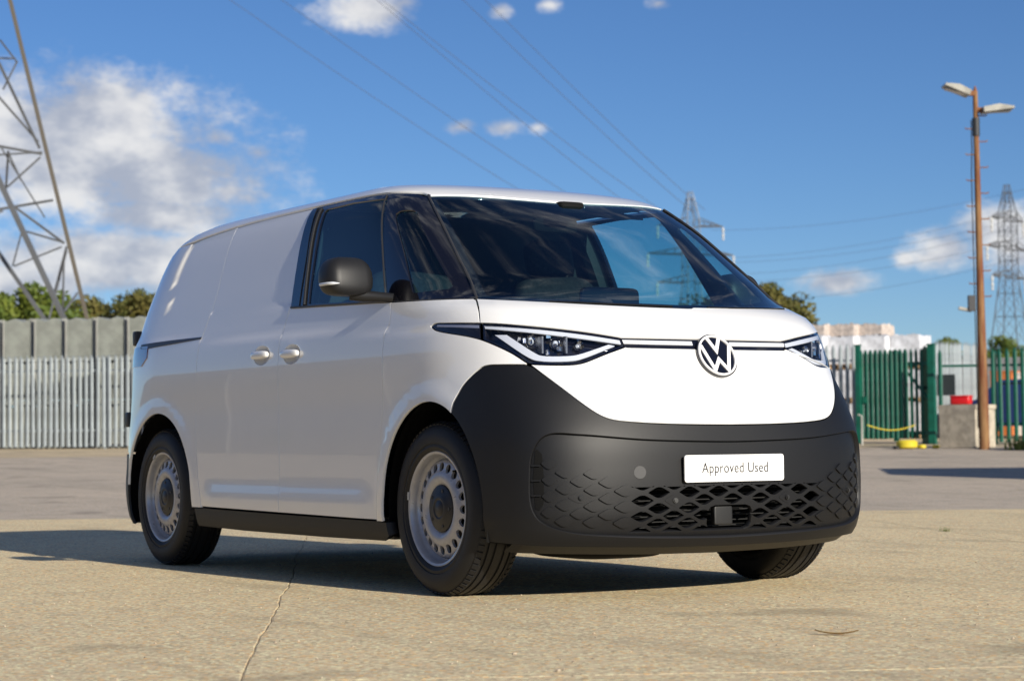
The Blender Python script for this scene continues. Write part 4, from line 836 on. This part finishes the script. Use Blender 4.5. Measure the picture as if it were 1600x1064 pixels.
# ---- headlights
for sgn in (-1, 1):
    def fx(q): return _A(q)*[-sgn, 1] if sgn > 0 else _A(q)
    def pan(nm, q, *a, **k): return panel(nm, 'front', fx(q), *a, **k)
    hl_out = join(HLTOP[8:], [(-11.30, 1.0720), (-11.12, 1.0375)], HLBOT2[::-1][1:], [(-21.9, .9700)], HLBOT1[::-1][1:26], [(-26.50, 1.0735)])
    hl_out = np.array([p for p in hl_out if p[0] > -26.55]); hl_out = join(hl_out, [(-26.5, 1.1435)])
    hl = pan('headlight', hl_out, GLOSSB, van, off=-.045, fl=-.045, gap=.003)        # black bowl set back behind the lens
    pan('headlight_lens', hl_out, LENS, hl, off=-.002, fl=0, gap=.003)
    hs2 = clean(_A(hl_out)*[.034, 1], .02); ring = inset(hs2, .013)/[.034, 1]
    pan('headlight_frame', hl_out, GLOSSB, hl, holes=[ring*[-sgn, 1] if sgn > 0 else ring], off=-.004, fl=.03, gap=.003, g=.02)
    dr = [(-24.97, 1.0918), (-21.64, 1.0008), (-20.75, .9888), (-17.14, .9873), (-16.04, .9951), (-12.34, 1.0434)]
    o_, i_ = np.array(dr), np.array(dr); c0 = np.array([-18.6, 1.075]); 
    outer = sm([(-25.2, 1.0940), (-21.9, .9995), (-20.9, .9830), (-17.1, .9815), (-15.95, .9915), (-12.2, 1.0440)], 5); inner = sm([(-23.9, 1.0930), (-21.0, 1.0125), (-20.4, 1.0025), (-17.3, 1.0010), (-16.4, 1.0065), (-12.9, 1.0490)], 5)
    pan('daytime_light', join(outer, inner[::-1]), LED, hl, off=-.010, fl=.012, gap=0, g=.02)
    bt = sm([(-26.45, 1.1355), (-21.86, 1.1175), (-15.71, 1.0895), (-11.5, 1.0655)]); bb = sm([(-26.45, 1.1220), (-21.9, 1.1025), (-15.8, 1.0735), (-11.5, 1.0500)])
    pan('light_bar', join(bt, bb[::-1]), LED, hl, off=-.006, fl=.008, gap=0)
    for (a, z, w) in ((-21.2, 1.060, .030), (-18.6, 1.052, .026), (-16.2, 1.040, .020)):      # chrome reflector modules
        p = Vector(ch_front(fx([(a, z)]))[0]); nrm = Vector((1, p.y*.55, 0)).normalized(); rot = nrm.to_track_quat('X', 'Z').to_matrix(); mb = MB(); nn = 16
        for j, (r, d) in enumerate(((1., .0), (.86, -.018), (.55, -.032), (.1, -.038))):
            for i in range(nn): t = 2*math.pi*i/nn; mb.v.append(tuple(p-nrm*.022+rot @ Vector((d, 1.15*w*r*math.cos(t), w*r*math.sin(t)))))
        mb.f = [(j*nn+i, j*nn+(i+1) % nn, (j+1)*nn+(i+1) % nn, (j+1)*nn+i) for j in range(3) for i in range(nn)]
        mb.build('reflector', CHROME, hl, 60)
        mb = MB(); mb.rbox(p-nrm*.036, (.02, w*.9, w*.9), 1., 12, 8); mb.build('lamp_lens', mat('lamp_lens_glass', (.75, .8, .85), .05, .4, coat=1), hl, 180)
    rr_ = np.random.default_rng(5)
    for q_ in range(12):                                   # small bright facets between the modules
        a, z = rr_.uniform(-23, -14), rr_.uniform(1.01, 1.085)
        if z > 1.115+(a+24)*-.0045 or z < 1.012+.0035*abs(a+19): continue
        p = Vector(ch_front(fx([(a, z)]))[0]); mb = MB(); mb.box(p+Vector((-.03, 0, 0)), (.016, rr_.uniform(.006, .022), rr_.uniform(.008, .022)), Matrix.Rotation(rr_.uniform(-.7, .7), 3, 'Z') @ Matrix.Rotation(rr_.uniform(-.6, .6), 3, 'Y')); mb.build('facet', CHROME, hl)
    for a in (-19.95, -17.4): 
        p = Vector(ch_front(fx([(a, 1.045)]))[0]); mb = MB(); mb.box(p+Vector((-.04, 0, 0)), (.05, .008, .07)); mb.build('lamp_divider', mat('satin_grey', (.25, .25, .27), .25, .7), hl)
    bd = pan('headlight_blade', join([(-26.68, 1.0735)], [q for q in HLBOT1[::-1] if q[0] < -26.68], [(-32.72, 1.146), (-32.3, 1.1535)], [q for q in HLTOP if q[0] < -26.7], [(-26.68, 1.1425)]), GLOSSB, van, off=-.002, fl=.01, gap=.002)
    pan('blade_bar', [(-26.8, 1.1350), (-31.9, 1.1495), (-31.9, 1.1410), (-26.8, 1.1225)], mat('smoked_led', (.16, .18, .26), .15, coat=1), bd, off=-.0005, fl=.003, gap=0)
# ---- windscreen
panel('windscreen_surround', 'front', join(WSB, mir(WSB[:-1]), mir(WSS), mir(WST)[1:], WST[::-1][1:], WSS), GLOSSB, van,
      holes=[join(sm([(-25.3, 1.2750), (-15.0, 1.2480), (0, 1.2370)]), mir(sm([(-25.3, 1.2750), (-15.0, 1.2480), (0, 1.2370)])[:-1]), mir(sm([(-32.9, 1.7600), (-29.9, 1.6289), (-27.4, 1.4605), (-25.3, 1.2750)])), mir(sm([(-32.9, 1.7600), (-24, 1.7620), (0, 1.7470)]))[1:], sm([(-32.9, 1.7600), (-24, 1.7620), (0, 1.7470)])[::-1][1:], sm([(-32.9, 1.7600), (-29.9, 1.6289), (-27.4, 1.4605), (-25.3, 1.2750)]))], off=-.006, fl=.004, gap=.002, disp=False)
panel('windscreen', 'front', join(WSB, mir(WSB[:-1]), mir(WSS), mir(WST)[1:], WST[::-1][1:], WSS), WSG, van, off=-.003, fl=0, gap=.005, disp=False)
for sgn in (-1, 1):
    w2 = WSS*[sgn*-1, 1]; pts = [Vector(p) for p in ch_front(w2)]; mb = MB(); mb.path([p+Vector((.002, 0, .001)) for p in pts], .0065, 6); mb.build('windscreen_seal', RUB, van, 60)
for y0 in (-.62, .12):                                    # wiper arms tucked against the cowl
    a = [Vector(ch_front([yz(y0+.55*t, 1.222+.018*(y0+.55*t)**2/.5)])[0])+Vector((.004, 0, -.002)) for t in np.linspace(0, 1, 10)]; mb = MB(); mb.path(a, .005, 5); mb.build('wiper', BLACK, van)
# ---- body sides (right side traced, left side mirrored)
ROOFL = sm([(-.545, 1.7830), (-.60, 1.8000), (-.66, 1.8075), (-.80, 1.8130), (-1.10, 1.8180), (-1.513, 1.8195)]); ROOFR = sm([(-1.513, 1.8195), (-2.0, 1.8150), (-2.38, 1.8045), (-2.70, 1.7850), (-2.915, 1.7660)])
fx0 = [(-.458, .314), (-.46, .300), (-.40, .300)]
wing = join(s2('front', SEAM_F[::-1][:-1]), s2('front', BELT[(BELT[:, 0] > -.41)]), [(-26.86, 1.2560), (-26.80, 1.1420)], [(-26.70, 1.1445)])
wing = join(s2('front', SEAM_F[::-1]), s2('front', sm([(-.40, 1.2725), (-.1, 1.2640), (.091, 1.2584), (.148, 1.2562)])[1:]), [(-26.78, 1.2480), (-26.68, 1.1455)], HLTOP[:8][::-1], [(-32.3, 1.1550), (-32.8, 1.146)], HLBOT1, [(-22.0, .9660)], BUMP1[::-1], [(-29.75, .815)], s2('front', arch(.012, .40, 62.5, 172, 34)), s2('front', [(-.392, .40), (-.40, .305), (-.456, .305)]))
panel('front_wing', 'front', wing, PAINT, van, mirror=True, gap=.0027)
dl = empty('front_door', (0, 0, 0)); dr_ = empty('front_door', (0, 0, 0)); bpy.data.objects.remove(dl); bpy.data.objects.remove(dr_)
def circ(cx, cz, r, n=22, ex=1.): return np.array([(cx+r*ex*math.cos(2*math.pi*i/n), cz+r*math.sin(2*math.pi*i/n)) for i in range(n)])
doors = panel('front_door', 'side', join(SEAM_F, [(-.459, .312), (-1.42, .322)], SEAM_C[::-1], sm([(-1.425, 1.309), (-.663, 1.283), (-.40, 1.2725)])), PAINT, van, holes=[circ(-1.305, 1.079, .046, ex=1.95)], mirror=True)
slide = panel('sliding_door', 'side', join(SEAM_C, [(-1.42, .322), (-2.374, .332)], SEAM_S[::-1], sm([(-2.385, 1.332), (-2.372, 1.53), (-2.387, 1.798)]), ROOFR[(ROOFR[:, 0] > -2.385)][::-1]-[0, .010], [(-1.513, 1.809)]), PAINT, van, holes=[circ(-1.640, 1.086, .046, ex=1.95)], mirror=True)
for pard, cx, cz in ((doors, -1.305, 1.079), (slide, -1.640, 1.086)):
    for s, pr in zip((-1, 1), pard):
        yb = ch_side([(cx, cz)])[0, 1]-side_disp(ch_side([(cx, cz)]))[0]; mb = MB(); n = 24
        for r, d in ((.049, .002), (.040, .014), (.025, .024), (.002, .028)):
            for i in range(n): t = 2*math.pi*i/n; mb.v.append((cx+r*1.95*math.cos(t), -s*(yb+d), cz+r*math.sin(t)))
        mb.f = [(j*n+i, j*n+(i+1) % n, (j+1)*n+(i+1) % n, (j+1)*n+i) for j in range(3) for i in range(n)]; fixn(mb.build('handle_bowl', PAINT, pr, 180))
        mb = MB(); mb.rbox((cx+.008*0, -s*(yb-.012), cz+.002), (.185, .036, .042), .7, 24, 14); mb.build('door_handle', PAINT, pr, 180)
# quarter panels run round the rear corners
AR = arch(-2.945, .465, 172, 18, 36, .452)
q_side = lambda p: s2('back', p)
QR = [(-29.5, 1.735), (-27.6, 1.52), (-26.6, 1.25), (-26.6, .62)]
quarter = join(q_side(sm([(-2.387, 1.797), (-2.372, 1.53), (-2.385, 1.332)])), q_side(SEAM_S[1:]), q_side([(-2.374, .325), (-2.478, .325)]), q_side(AR[::-1]), q_side([(-3.395, .610)]), [(-33, .612), (-26.6, .612)], QR[::-1], [(-33, 1.752)], q_side(ROOFR[(ROOFR[:, 0] < -2.39)][::-1]-[0, .010]))
TL = [(-46.5, 1.196), (-47.2, 1.140), (-43.5, 1.092), (-36, 1.088), (-27.2, 1.094), (-27.2, 1.196)]
TLx = join(q_side([(-3.150, 1.200), (-3.140, 1.135), (-3.225, 1.090)]), [(-30, 1.090), (-26.0, 1.092), (-26.0, 1.202), (-30, 1.203)])
panel('quarter_panel', 'back', quarter, PAINT, van, mirror=True)
tls = panel('tail_light', 'back', TLx, mat('tail_red', (.10, .006, .008), .12, coat=1.), van, off=.004, fl=.01, gap=0, mirror=True)
panel('door_rail', 'back', q_side(join([(-3.28, 1.213), (-2.80, 1.216), (-2.43, 1.215)], [(-2.428, 1.205), (-2.7, 1.198), (-3.0, 1.190), (-3.16, 1.184), (-3.28, 1.190)])), RUB, van, off=.004, fl=.008, gap=0, mirror=True)
panel('rear_door', 'back', join([(-26.4, .612), (-26.4, 1.25), (-27.4, 1.52), (-29.3, 1.735), (-20, 1.765), (-10, 1.775), (-.1, 1.778), (-.1, .612)]), PAINT, van, mirror=True, disp=False)
rb = panel('rear_bumper', 'back', join([(-26.6, .606), (-33, .606)], q_side([(-3.395, .604)]), q_side(arch(-2.945, .465, 176, 200, 8)), q_side([(-3.37, .215)]), [(-30, .212), (0, .20), (30, .212)], mir(join(q_side([(-3.395, .604)]), q_side(arch(-2.945, .465, 176, 200, 8)), q_side([(-3.37, .215)]))), [(33, .606), (26.6, .606), (0, .606)]), CLAD, van, disp=False, off=.006)
for s in (-1, 1):                                         # hinges of the rear wing doors
    for z in (1.262, .80):
        p = ch_back([(29*s, z)])[0]; mb = MB(); mb.rbox(p+np.array([-.010, .012*s, 0]), (.05, .07, .085), .25); mb.build('door_hinge', RUB, van, 60)
panel('sill', 'side', [(-.385, .302), (-.46, .307), (-1.42, .314), (-2.374, .324), (-2.480, .322), (-2.455, .225), (-1.9, .215), (-1.0, .212), (-.42, .215), (-.375, .24)], CLAD, van, off=-.006, fl=.05, mirror=True, disp=False)
# roof
wst3 = ch_front(WST[::-1]); wstuv = UV['roof'](wst3)
rl = UV['roof'](ch_side(ROOFL)); rr = UV['roof'](ch_side(ROOFR)); rear3 = ch_back(sm([(-29.5, 1.7450), (-24, 1.766), (-10, 1.783), (0, 1.786)])); rruv = UV['roof'](rear3)
hroof = join(wstuv, rl, rr, UV['roof'](ch_back([(-36, 1.7560)])), rruv)
panel('roof', 'roof', join(hroof, (hroof*[1, -1])[::-1][1:-1]), PAINT, van, gap=.002, g=.04)
# glasshouse sides
BPO = sm([(-1.513, 1.809), (-1.470, 1.56), (-1.425, 1.311)])
gh = join(s2('front', BPO), s2('front', sm([(-1.425, 1.311), (-.663, 1.285), (-.40, 1.2745), (.091, 1.2600), (.148, 1.2580)])[1:]), WSS[::-1], s2('front', ROOFL-[0, .007]))
dg = [(-1.345, 1.784), (-1.05, 1.788), (-.735, 1.776), (-.58, 1.55), (-.445, 1.294), (-.85, 1.307), (-1.235, 1.320)]
dgr = join([(-1.330, 1.786), (-1.05, 1.790), (-.735, 1.778)], sm([(-.72, 1.765), (-.60, 1.56), (-.452, 1.297)]), [(-.85, 1.307), (-1.235, 1.319)], sm([(-1.240, 1.33), (-1.29, 1.57), (-1.338, 1.775)]))
qg = join(sm([(-.590, 1.690), (-.575, 1.702), (-.50, 1.700), (-.468, 1.686)]), sm([(-.46, 1.68), (-.24, 1.50), (-.01, 1.322)]), [(-.02, 1.312), (-.23, 1.306)], sm([(-.245, 1.312), (-.40, 1.49), (-.585, 1.68)]))
panel('window_surround', 'front', gh, GLOSSB, van, holes=[s2('front', dgr), s2('front', qg)], mirror=True, off=-.003, fl=.02, disp=False)
for nm, q in (('door_window', dgr), ('quarter_window', qg)): panel(nm, 'front', s2('front', q), SDG, van, mirror=True, off=-.010, fl=0, gap=-.004, disp=False)
for s in (-1, 1):
    q = ch_side(sm([(-1.392, 1.797), (-1.335, 1.56), (-1.272, 1.314)])); mb = MB(); mb.path([(p[0], -s*(p[1]-.001), p[2]) for p in q], .0085, 8); mb.build('pillar_trim', mat('satin_black', (.02, .02, .02), .2, coat=.5), van, 60)
    q = ch_side(sm([(-.755, 1.795), (-.60, 1.54), (-.452, 1.29)])); mb = MB(); mb.path([(p[0]+.0, -s*(p[1]-.000), p[2]) for p in q], .0045, 6); mb.build('window_divider', RUB, van, 60)
    q = ch_side(sm([(-1.41, 1.306), (-.9, 1.289), (-.43, 1.274)])); mb = MB(); mb.path([(p[0], -s*(p[1]-.002), p[2]+.004) for p in q], .006, 6); mb.build('waist_seal', RUB, van, 60)
# ---- door mirrors
MIRC = mat('mirror_shell', (.012, .012, .013), .48, spec=.35)
for s in (-1, 1):
    mr = empty('door_mirror', (-.50, 1.0*s, 1.33)); mr.parent = van; mr.matrix_parent_inverse = Matrix.Identity(4); mr.location = (-.50-XS, 1.0*s, 1.33)
    mb = MB(); nu, nv = 28, 18; sg = lambda v, p: math.copysign(abs(v)**p, v)
    for j in range(nv+1):
        ph = -math.pi/2+math.pi*j/nv
        for i in range(nu):
            th = 2*math.pi*i/nu; x = sg(math.cos(ph), .48)*sg(math.cos(th), .7); y = sg(math.cos(ph), .48)*sg(math.sin(th), .42); z = sg(math.sin(ph), .62)
            zz = z*(.102 if z > 0 else .072); taper = 1-.17*max(z, 0)**2-.06*max(-z, 0)
            mb.v.append((-.525+x*.086*taper-.012*z, s*(1.100+y*.116*taper), 1.374+zz))
    mb.f = [(j*nu+i, j*nu+(i+1) % nu, (j+1)*nu+(i+1) % nu, (j+1)*nu+i) for j in range(nv) for i in range(nu)]
    o = fixn(mb.build('mirror_housing', MIRC, None, 180)); o.parent = mr
    mb = MB(); mb.path([(-.515, s*1.08, 1.313), (-.48, s*1.03, 1.302), (-.435, s*.965, 1.297), (-.40, s*.925, 1.292)], [.030, .026, .022, .020], 10); o = mb.build('mirror_arm', MIRC, None, 60); o.parent = mr
    rp = []
    for th in np.linspace(1.9, .35, 14):
        z = -.30; cph = math.cos(math.asin(-abs(z)**(1/.62))); x = sg(cph, .48)*sg(math.cos(th), .7); y = sg(cph, .48)*sg(math.sin(th), .42); tp = 1-.06*.30
        rp.append(Vector((-.525+x*.086*tp+.0036, s*(1.100+y*.116*tp), 1.374-.30*.072)))
    mb = MB(); mb.path(rp, [.004]+[.0075]*9+[.0065, .005, .0035, .001], 8); o = mb.build('side_repeater', LED, None, 60); o.parent = mr
    mb = MB(); mb.rbox((-.601, s*1.10, 1.388), (.012, .165, .135), .45); o = mb.build('mirror_glass', mat('mirror_silver', (.85, .87, .9), .02, 1.), None, 60); o.parent = mr
    for c in mr.children: c.matrix_parent_inverse = Matrix.Translation((-.50, 1.0*s, 1.33)).inverted()
# ---- interior
def cross_section(x, zs, d): 
    P = [ch_side([(x, z)])[0] for z in zs]; return [(p[0], p[1]+d, p[2]) for p in P]
cs = cross_section(-1.46, np.linspace(.45, 1.80, 16), .03); L = [(x, y, z) for x, y, z in cs]+[(x, -y, z) for x, y, z in cs[::-1]]
MB().add(L, [tuple(range(len(L)))]).build('bulkhead', TRIM, van)
prof = [(.40, 1.196), (.18, 1.218), (-.05, 1.215), (-.17, 1.18), (-.22, 1.08), (-.20, .70), (.10, .55)]
rows = []
for (x, z) in prof:
    yb = abs(ch_side([(x, min(z, 1.2))])[0, 1])-.06 if z > .9 else .58
    rows.append([(x-.10*(abs(t)**3), yb*t, z-(.02*(1-abs(t)**2) if False else 0)) for t in np.linspace(-1, 1, 17)])
mb = MB(); A = np.array(rows); mb.add(A.reshape(-1, 3), [(i*17+j, i*17+j+1, (i+1)*17+j+1, (i+1)*17+j) for i in range(len(prof)-1) for j in range(16)]); dash = mb.build('dashboard', mat('dash_grey', (.012, .013, .015), .55), van, 50)
mb = MB(); mb.rbox((-.10, 0.03, 1.262), (.03, .32, .17), .25); mb.build('centre_screen', GLOSSB, dash, 60)
mb = MB(); mb.rbox((-.12, -.40, 1.235), (.05, .26, .10), .3); mb.build('driver_display', GLOSSB, dash, 60)
mb = MB(); P = []
for i in range(33):
    t = 2*math.pi*i/32; v = Vector((0, .185*math.cos(t), .185*math.sin(t))); v.rotate(Matrix.Rotation(math.radians(-28), 3, 'Y')); P.append(Vector((-.36, -.40, 1.13))+v)
mb.path(P, .016, 8); sw = mb.build('steering_wheel', TRIM, van, 60)
mb = MB(); mb.tube((-.36, -.40, 1.13), (-.2, -.40, 1.04), .045, 12); mb.box((-.355, -.40, 1.13), (.03, .34, .05)); mb.build('steering_column', TRIM, sw)
for y in (-.42, .42):
    st = empty('seat', (0, 0, 0)); st.parent = van; st.matrix_parent_inverse = VM
    R_ = Matrix.Rotation(math.radians(-14), 3, 'Y')
    mb = MB(); mb.rbox((-.78, y, .83), (.54, .52, .17), .35); o = mb.build('seat_cushion', FAB, st, 60)
    mb = MB(); mb.rbox((-1.10, y, 1.18), (.15, .50, .62), .4, rot=R_); mb.build('backrest', FAB, st, 60)
    mb = MB(); mb.rbox((-1.20, y, 1.58), (.10, .27, .19), .5, rot=R_); mb.build('headrest', FAB, st, 60)
    mb = MB(); mb.box((-.9, y, .62), (.45, .42, .28)); mb.build('seat_base', TRIM, st)
for s in (-1, 1):
    P = ch_side(np.array([(x, z) for x in np.linspace(-1.45, .05, 16) for z in np.linspace(.35 if x < -.5 else .88, 1.255, 8)])); P[:, 1] = -s*(P[:, 1]+.045); mb = MB(); mb.add(P, [(i*8+j, i*8+j+1, (i+1)*8+j+1, (i+1)*8+j) for i in range(15) for j in range(7)]); mb.build('door_card', TRIM, van)
    mb = MB(); q = [ch_side([(-1.40, z)])[0] for z in (1.15, 1.4, 1.70)]; mb.path([(p[0]+.03, -s*(p[1]+.07), p[2]) for p in q], .006, 4); mb.build('seat_belt', mat('belt_pale', (.20, .22, .20), .7), van)
    q = ch_side(sm([(-1.40, 1.78), (-1.34, 1.55), (-1.30, 1.30)])); mb = MB(); mb.path([(p[0]-.03, -s*(p[1]+.05), p[2]) for p in q], .05, 8); mb.build('pillar_lining', TRIM, van)
P = ch_roof(np.array([(x, b) for x in np.linspace(-1.46, -.62, 14) for b in np.linspace(-40, 40, 17)])); P[:, 2] -= .045; P[:, 1] *= .94
mb = MB(); mb.add(P, [(i*17+j, i*17+j+1, (i+1)*17+j+1, (i+1)*17+j) for i in range(13) for j in range(16)]); mb.build('headliner', mat('headliner_grey', (.05, .05, .05), .9), van, 60)
mb = MB(); mb.box((-.95, 0, .48), (.98, 1.75, .04)); mb.build('cab_floor', TRIM, van)
mb = MB(); mb.rbox((-.42, .0, 1.735), (.16, .14, .06), .3); mb.build('camera_housing', BLACK, van, 60)
mb = MB(); mb.rbox((-.50, .0, 1.665), (.03, .25, .07), .4); mb.tube((-.46, 0, 1.72), (-.49, 0, 1.68), .01, 8); mb.build('rear_view_mirror', BLACK, van, 60)
for y in (-.36, .36): mb = MB(); mb.box((-.62, y, 1.745), (.17, .36, .014), Matrix.Rotation(math.radians(12), 3, 'Y')); mb.build('sun_visor', TRIM, van)
# ---- underbody, arch liners
mb = MB(); mb.box((-1.5, 0, .30), (4.2, 1.20, .12)); mb.build('underbody', BLACK, van)
mb = MB(); mb.box((-1.48, 0, .27), (1.95, 1.75, .10)); mb.build('battery_tray', mat('tray_grey', (.05, .05, .05), .6), van)
mb = MB(); mb.rbox((.25, -.30, .20), (.55, .46, .10), .5); mb.build('undertray', BLACK, van, 60)
for cx, rx in ((.012, .412), (-2.945, .478)):
    for s in (-1, 1):
        A_ = []; n = 26
        for y in (.955, .90, .60):
            for t in np.radians(np.linspace(-16, 196, n)): A_.append((cx+rx*math.cos(t)*(1.02 if y > .93 else 1.06), s*y*(1 if y < .93 else 1.0), .37+.463*math.sin(t)*(1. if y > .93 else 1.05)))
        A_ += [(cx, s*.60, .37)]*1; mb = MB(); mb.add(A_, [(j*n+i, j*n+i+1, (j+1)*n+i+1, (j+1)*n+i) for j in range(2) for i in range(n-1)]+[(2*n+i, 2*n+i+1, 3*n) for i in range(n-1)]); mb.build('arch_liner', BLACK, van)
# ---- wheels
TYRE = mat('tyre_rubber', (.0045, .0045, .0055), .60, bump=.15, bscale=400); STEEL = mat('steel_wheel', (.40, .40, .42), .33, .35, var=.05, vscale=30); HUB = mat('hub_cap_plastic', (.012, .012, .013), .45)
def make_wheel():
    w = empty('wheel', (0, 0, 0)); R = .370; hw = .1175
    side = [(.236, .098), (.250, .1115), (.262, .1165), (.275, .1145), (.278, .1185), (.300, .1215), (.325, .118), (.345, .108), (.357, .094), (.3635, .082)]
    gro = []; ys = [.078, .062, .0605, .0525, .051, .030, .0285, .0185, .017]
    for i, y in enumerate(ys):
        deep = i in (2, 3, 6, 7); crown = .370-.9*y*y; gro.append((crown-(.007 if deep else 0), y))
    prof = side+gro; prof = [(r, -y) for r, y in prof]+[(r, y) for r, y in prof[::-1]]
    mb = MB(); mb.lathe(prof, 96); mb.build('tyre', TYRE, w, 28)
    fix = w.children[0]; fixn(fix)
    # tread blocks on the shoulders
    mb = MB()
    for i in range(72):
        t = 2*math.pi*i/72
        for s in (-1, 1):
            rot = Matrix.Rotation(-t, 3, 'Y'); c = rot @ Vector((.3615, s*.086, 0)); mb.box(c, (.010, .026, .022), rot @ Matrix.Rotation(s*math.radians(30), 3, 'Z'))
    o = mb.build('tread_block', TYRE, w); o['kind'] = 'stuff'
    # rim barrel and flange (outside = -y)
    prof = [(.214, .09), (.205, .03), (.209, -.030), (.212, -.058), (.222, -.066), (.2265, -.080), (.2275, -.098), (.233, -.106), (.242, -.1085), (.2465, -.104), (.2465, -.098), (.236, -.094)]
    mb = MB(); mb.lathe(prof, 96); fixn(mb.build('rim', STEEL, w, 35))
    # disc with ventilation holes
    def dep(r): return np.interp(r, [.0, .075, .088, .102, .112, .128, .150, .162, .172, .186, .198, .207, .2105], [-.060, -.060, -.066, -.081, -.090, -.0945, -.092, -.084, -.080, -.0785, -.075, -.068, -.056])
    L = np.array([(.2105*math.cos(t), .2105*math.sin(t)) for t in np.linspace(0, 2*math.pi, 121)[:-1]]); H = []
    for k in range(20):
        a = 2*math.pi*k/20; c_, s_ = math.cos(a), math.sin(a)
        h = [(.177+.0195*math.cos(u), .0182*math.sin(u)) for u in np.linspace(0, 2*math.pi, 15)[:-1]]; H.append(np.array([(x*c_-y*s_, x*s_+y*c_) for x, y in h]))
    Q = [(r*math.cos(t+r*40), r*math.sin(t+r*40)) for r in (.078, .088, .095, .102, .112, .120, .128, .139, .150, .157, .2005, .2065) for t in np.linspace(0, 2*math.pi, 81)[:-1]]+[(0, 0)]
    pts = np.concatenate([L]+H+[np.array(Q)]); ed = []; b = 0
    for l in [L]+H: ed += [(b+i, b+(i+1) % len(l)) for i in range(len(l))]; b += len(l)
    vs, es, fs, *_ = delaunay_2d_cdt([Vector(p) for p in pts], ed, [], 0, 1e-7); V2 = np.array([tuple(v) for v in vs]); T = np.array([f for f in fs if len(f) == 3]); c = V2[T].mean(1); k = inpoly(c, L)
    for h in H: k &= ~inpoly(c, h)
    T = T[k]; rr = np.linalg.norm(V2, axis=1); V = np.stack([V2[:, 0], dep(rr), V2[:, 1]], -1)
    e = 1e-3; dr = (dep(rr+e)-dep(rr-e))/(2*e); Nn = np.stack([dr*V2[:, 0]/np.maximum(rr, 1e-4), -np.ones(len(rr)), dr*V2[:, 1]/np.maximum(rr, 1e-4)], -1); Nn /= np.linalg.norm(Nn, axis=1)[:, None]
    F_ = []
    for t in T:
        a, b_, c_ = V[t]; F_.append(tuple(int(i) for i in (t if np.cross(b_-a, c_-a)[1] < 0 else t[::-1])))
    NL = [Nn[i] for f in F_ for i in f]; dire = {(f[i], f[(i+1) % 3]) for f in F_ for i in range(3)}; bd = [ab for ab in dire if (ab[1], ab[0]) not in dire]; n0 = len(V); V = np.concatenate([V, V+[0, .012, 0]])
    for a, b_ in bd:
        F_.append((b_, a, a+n0, b_+n0)); q = np.cross(V[b_]-V[a], [0, -1, 0]); q /= max(np.linalg.norm(q), 1e-9); NL += [q]*4
    link('wheel_disc', nmesh('wheel_disc', V, F_, NL), STEEL, w)
    mb = MB(); mb.lathe([(.0, -.098), (.03, -.098), (.034, -.095), (.040, -.095), (.044, -.098), (.060, -.097), (.066, -.093), (.090, -.090), (.099, -.086), (.101, -.07)], 48); hub = fixn(mb.build('hub_cap', HUB, w, 40))
    for k in range(5):
        mb = MB(); rot = Matrix.Rotation(2*math.pi*k/5, 3, 'Y'); mb.tube(rot @ Vector((.078, -.086, 0)), rot @ Vector((.078, -.094, 0)), .008, 8)
        mb.build('bolt_cap', HUB, hub, 40)
    mb = MB(); mb.tube((.208*math.cos(.9), -.066, .208*math.sin(.9)), (.203*math.cos(.9), -.100, .203*math.sin(.9)), .0045, 8); mb.build('valve', BLACK, w)
    mb = MB(); mb.box((-.238, -.107, .05), (.014, .010, .034)); mb.build('balance_weight', mat('zinc', (.5, .5, .5), .4, .6), w)
    mb = MB(); mb.lathe([(.10, .02), (.19, .02), (.19, .035), (.10, .035)], 40); mb.build('brake_disc', mat('brake_steel', (.10, .09, .085), .45, .8), w)
    mb = MB(); mb.lathe([(.0, .05), (.20, .05), (.20, .10)], 32); mb.build('wheel_back', BLACK, w)
    w.parent = van; w.matrix_parent_inverse = VM; return w
w0 = make_wheel(); w0.location = (0, -.84, .370)
for (x, s, turn) in ((0, 1, .3), (-2.988, -1, .9), (-2.988, 1, .5)):
    c = copy_tree(w0, van); c.matrix_parent_inverse = VM; c.location = (x, .84*s, .370); c.rotation_euler = (0, turn, 0 if s < 0 else math.pi)
    if s > 0: c.rotation_euler = (0, 0, math.pi)
for o in van.children:
    if o.type == 'MESH': o.matrix_parent_inverse = VM
for o in van.children:
    if o.name.split('.')[0] in ('delivery_van',): pass
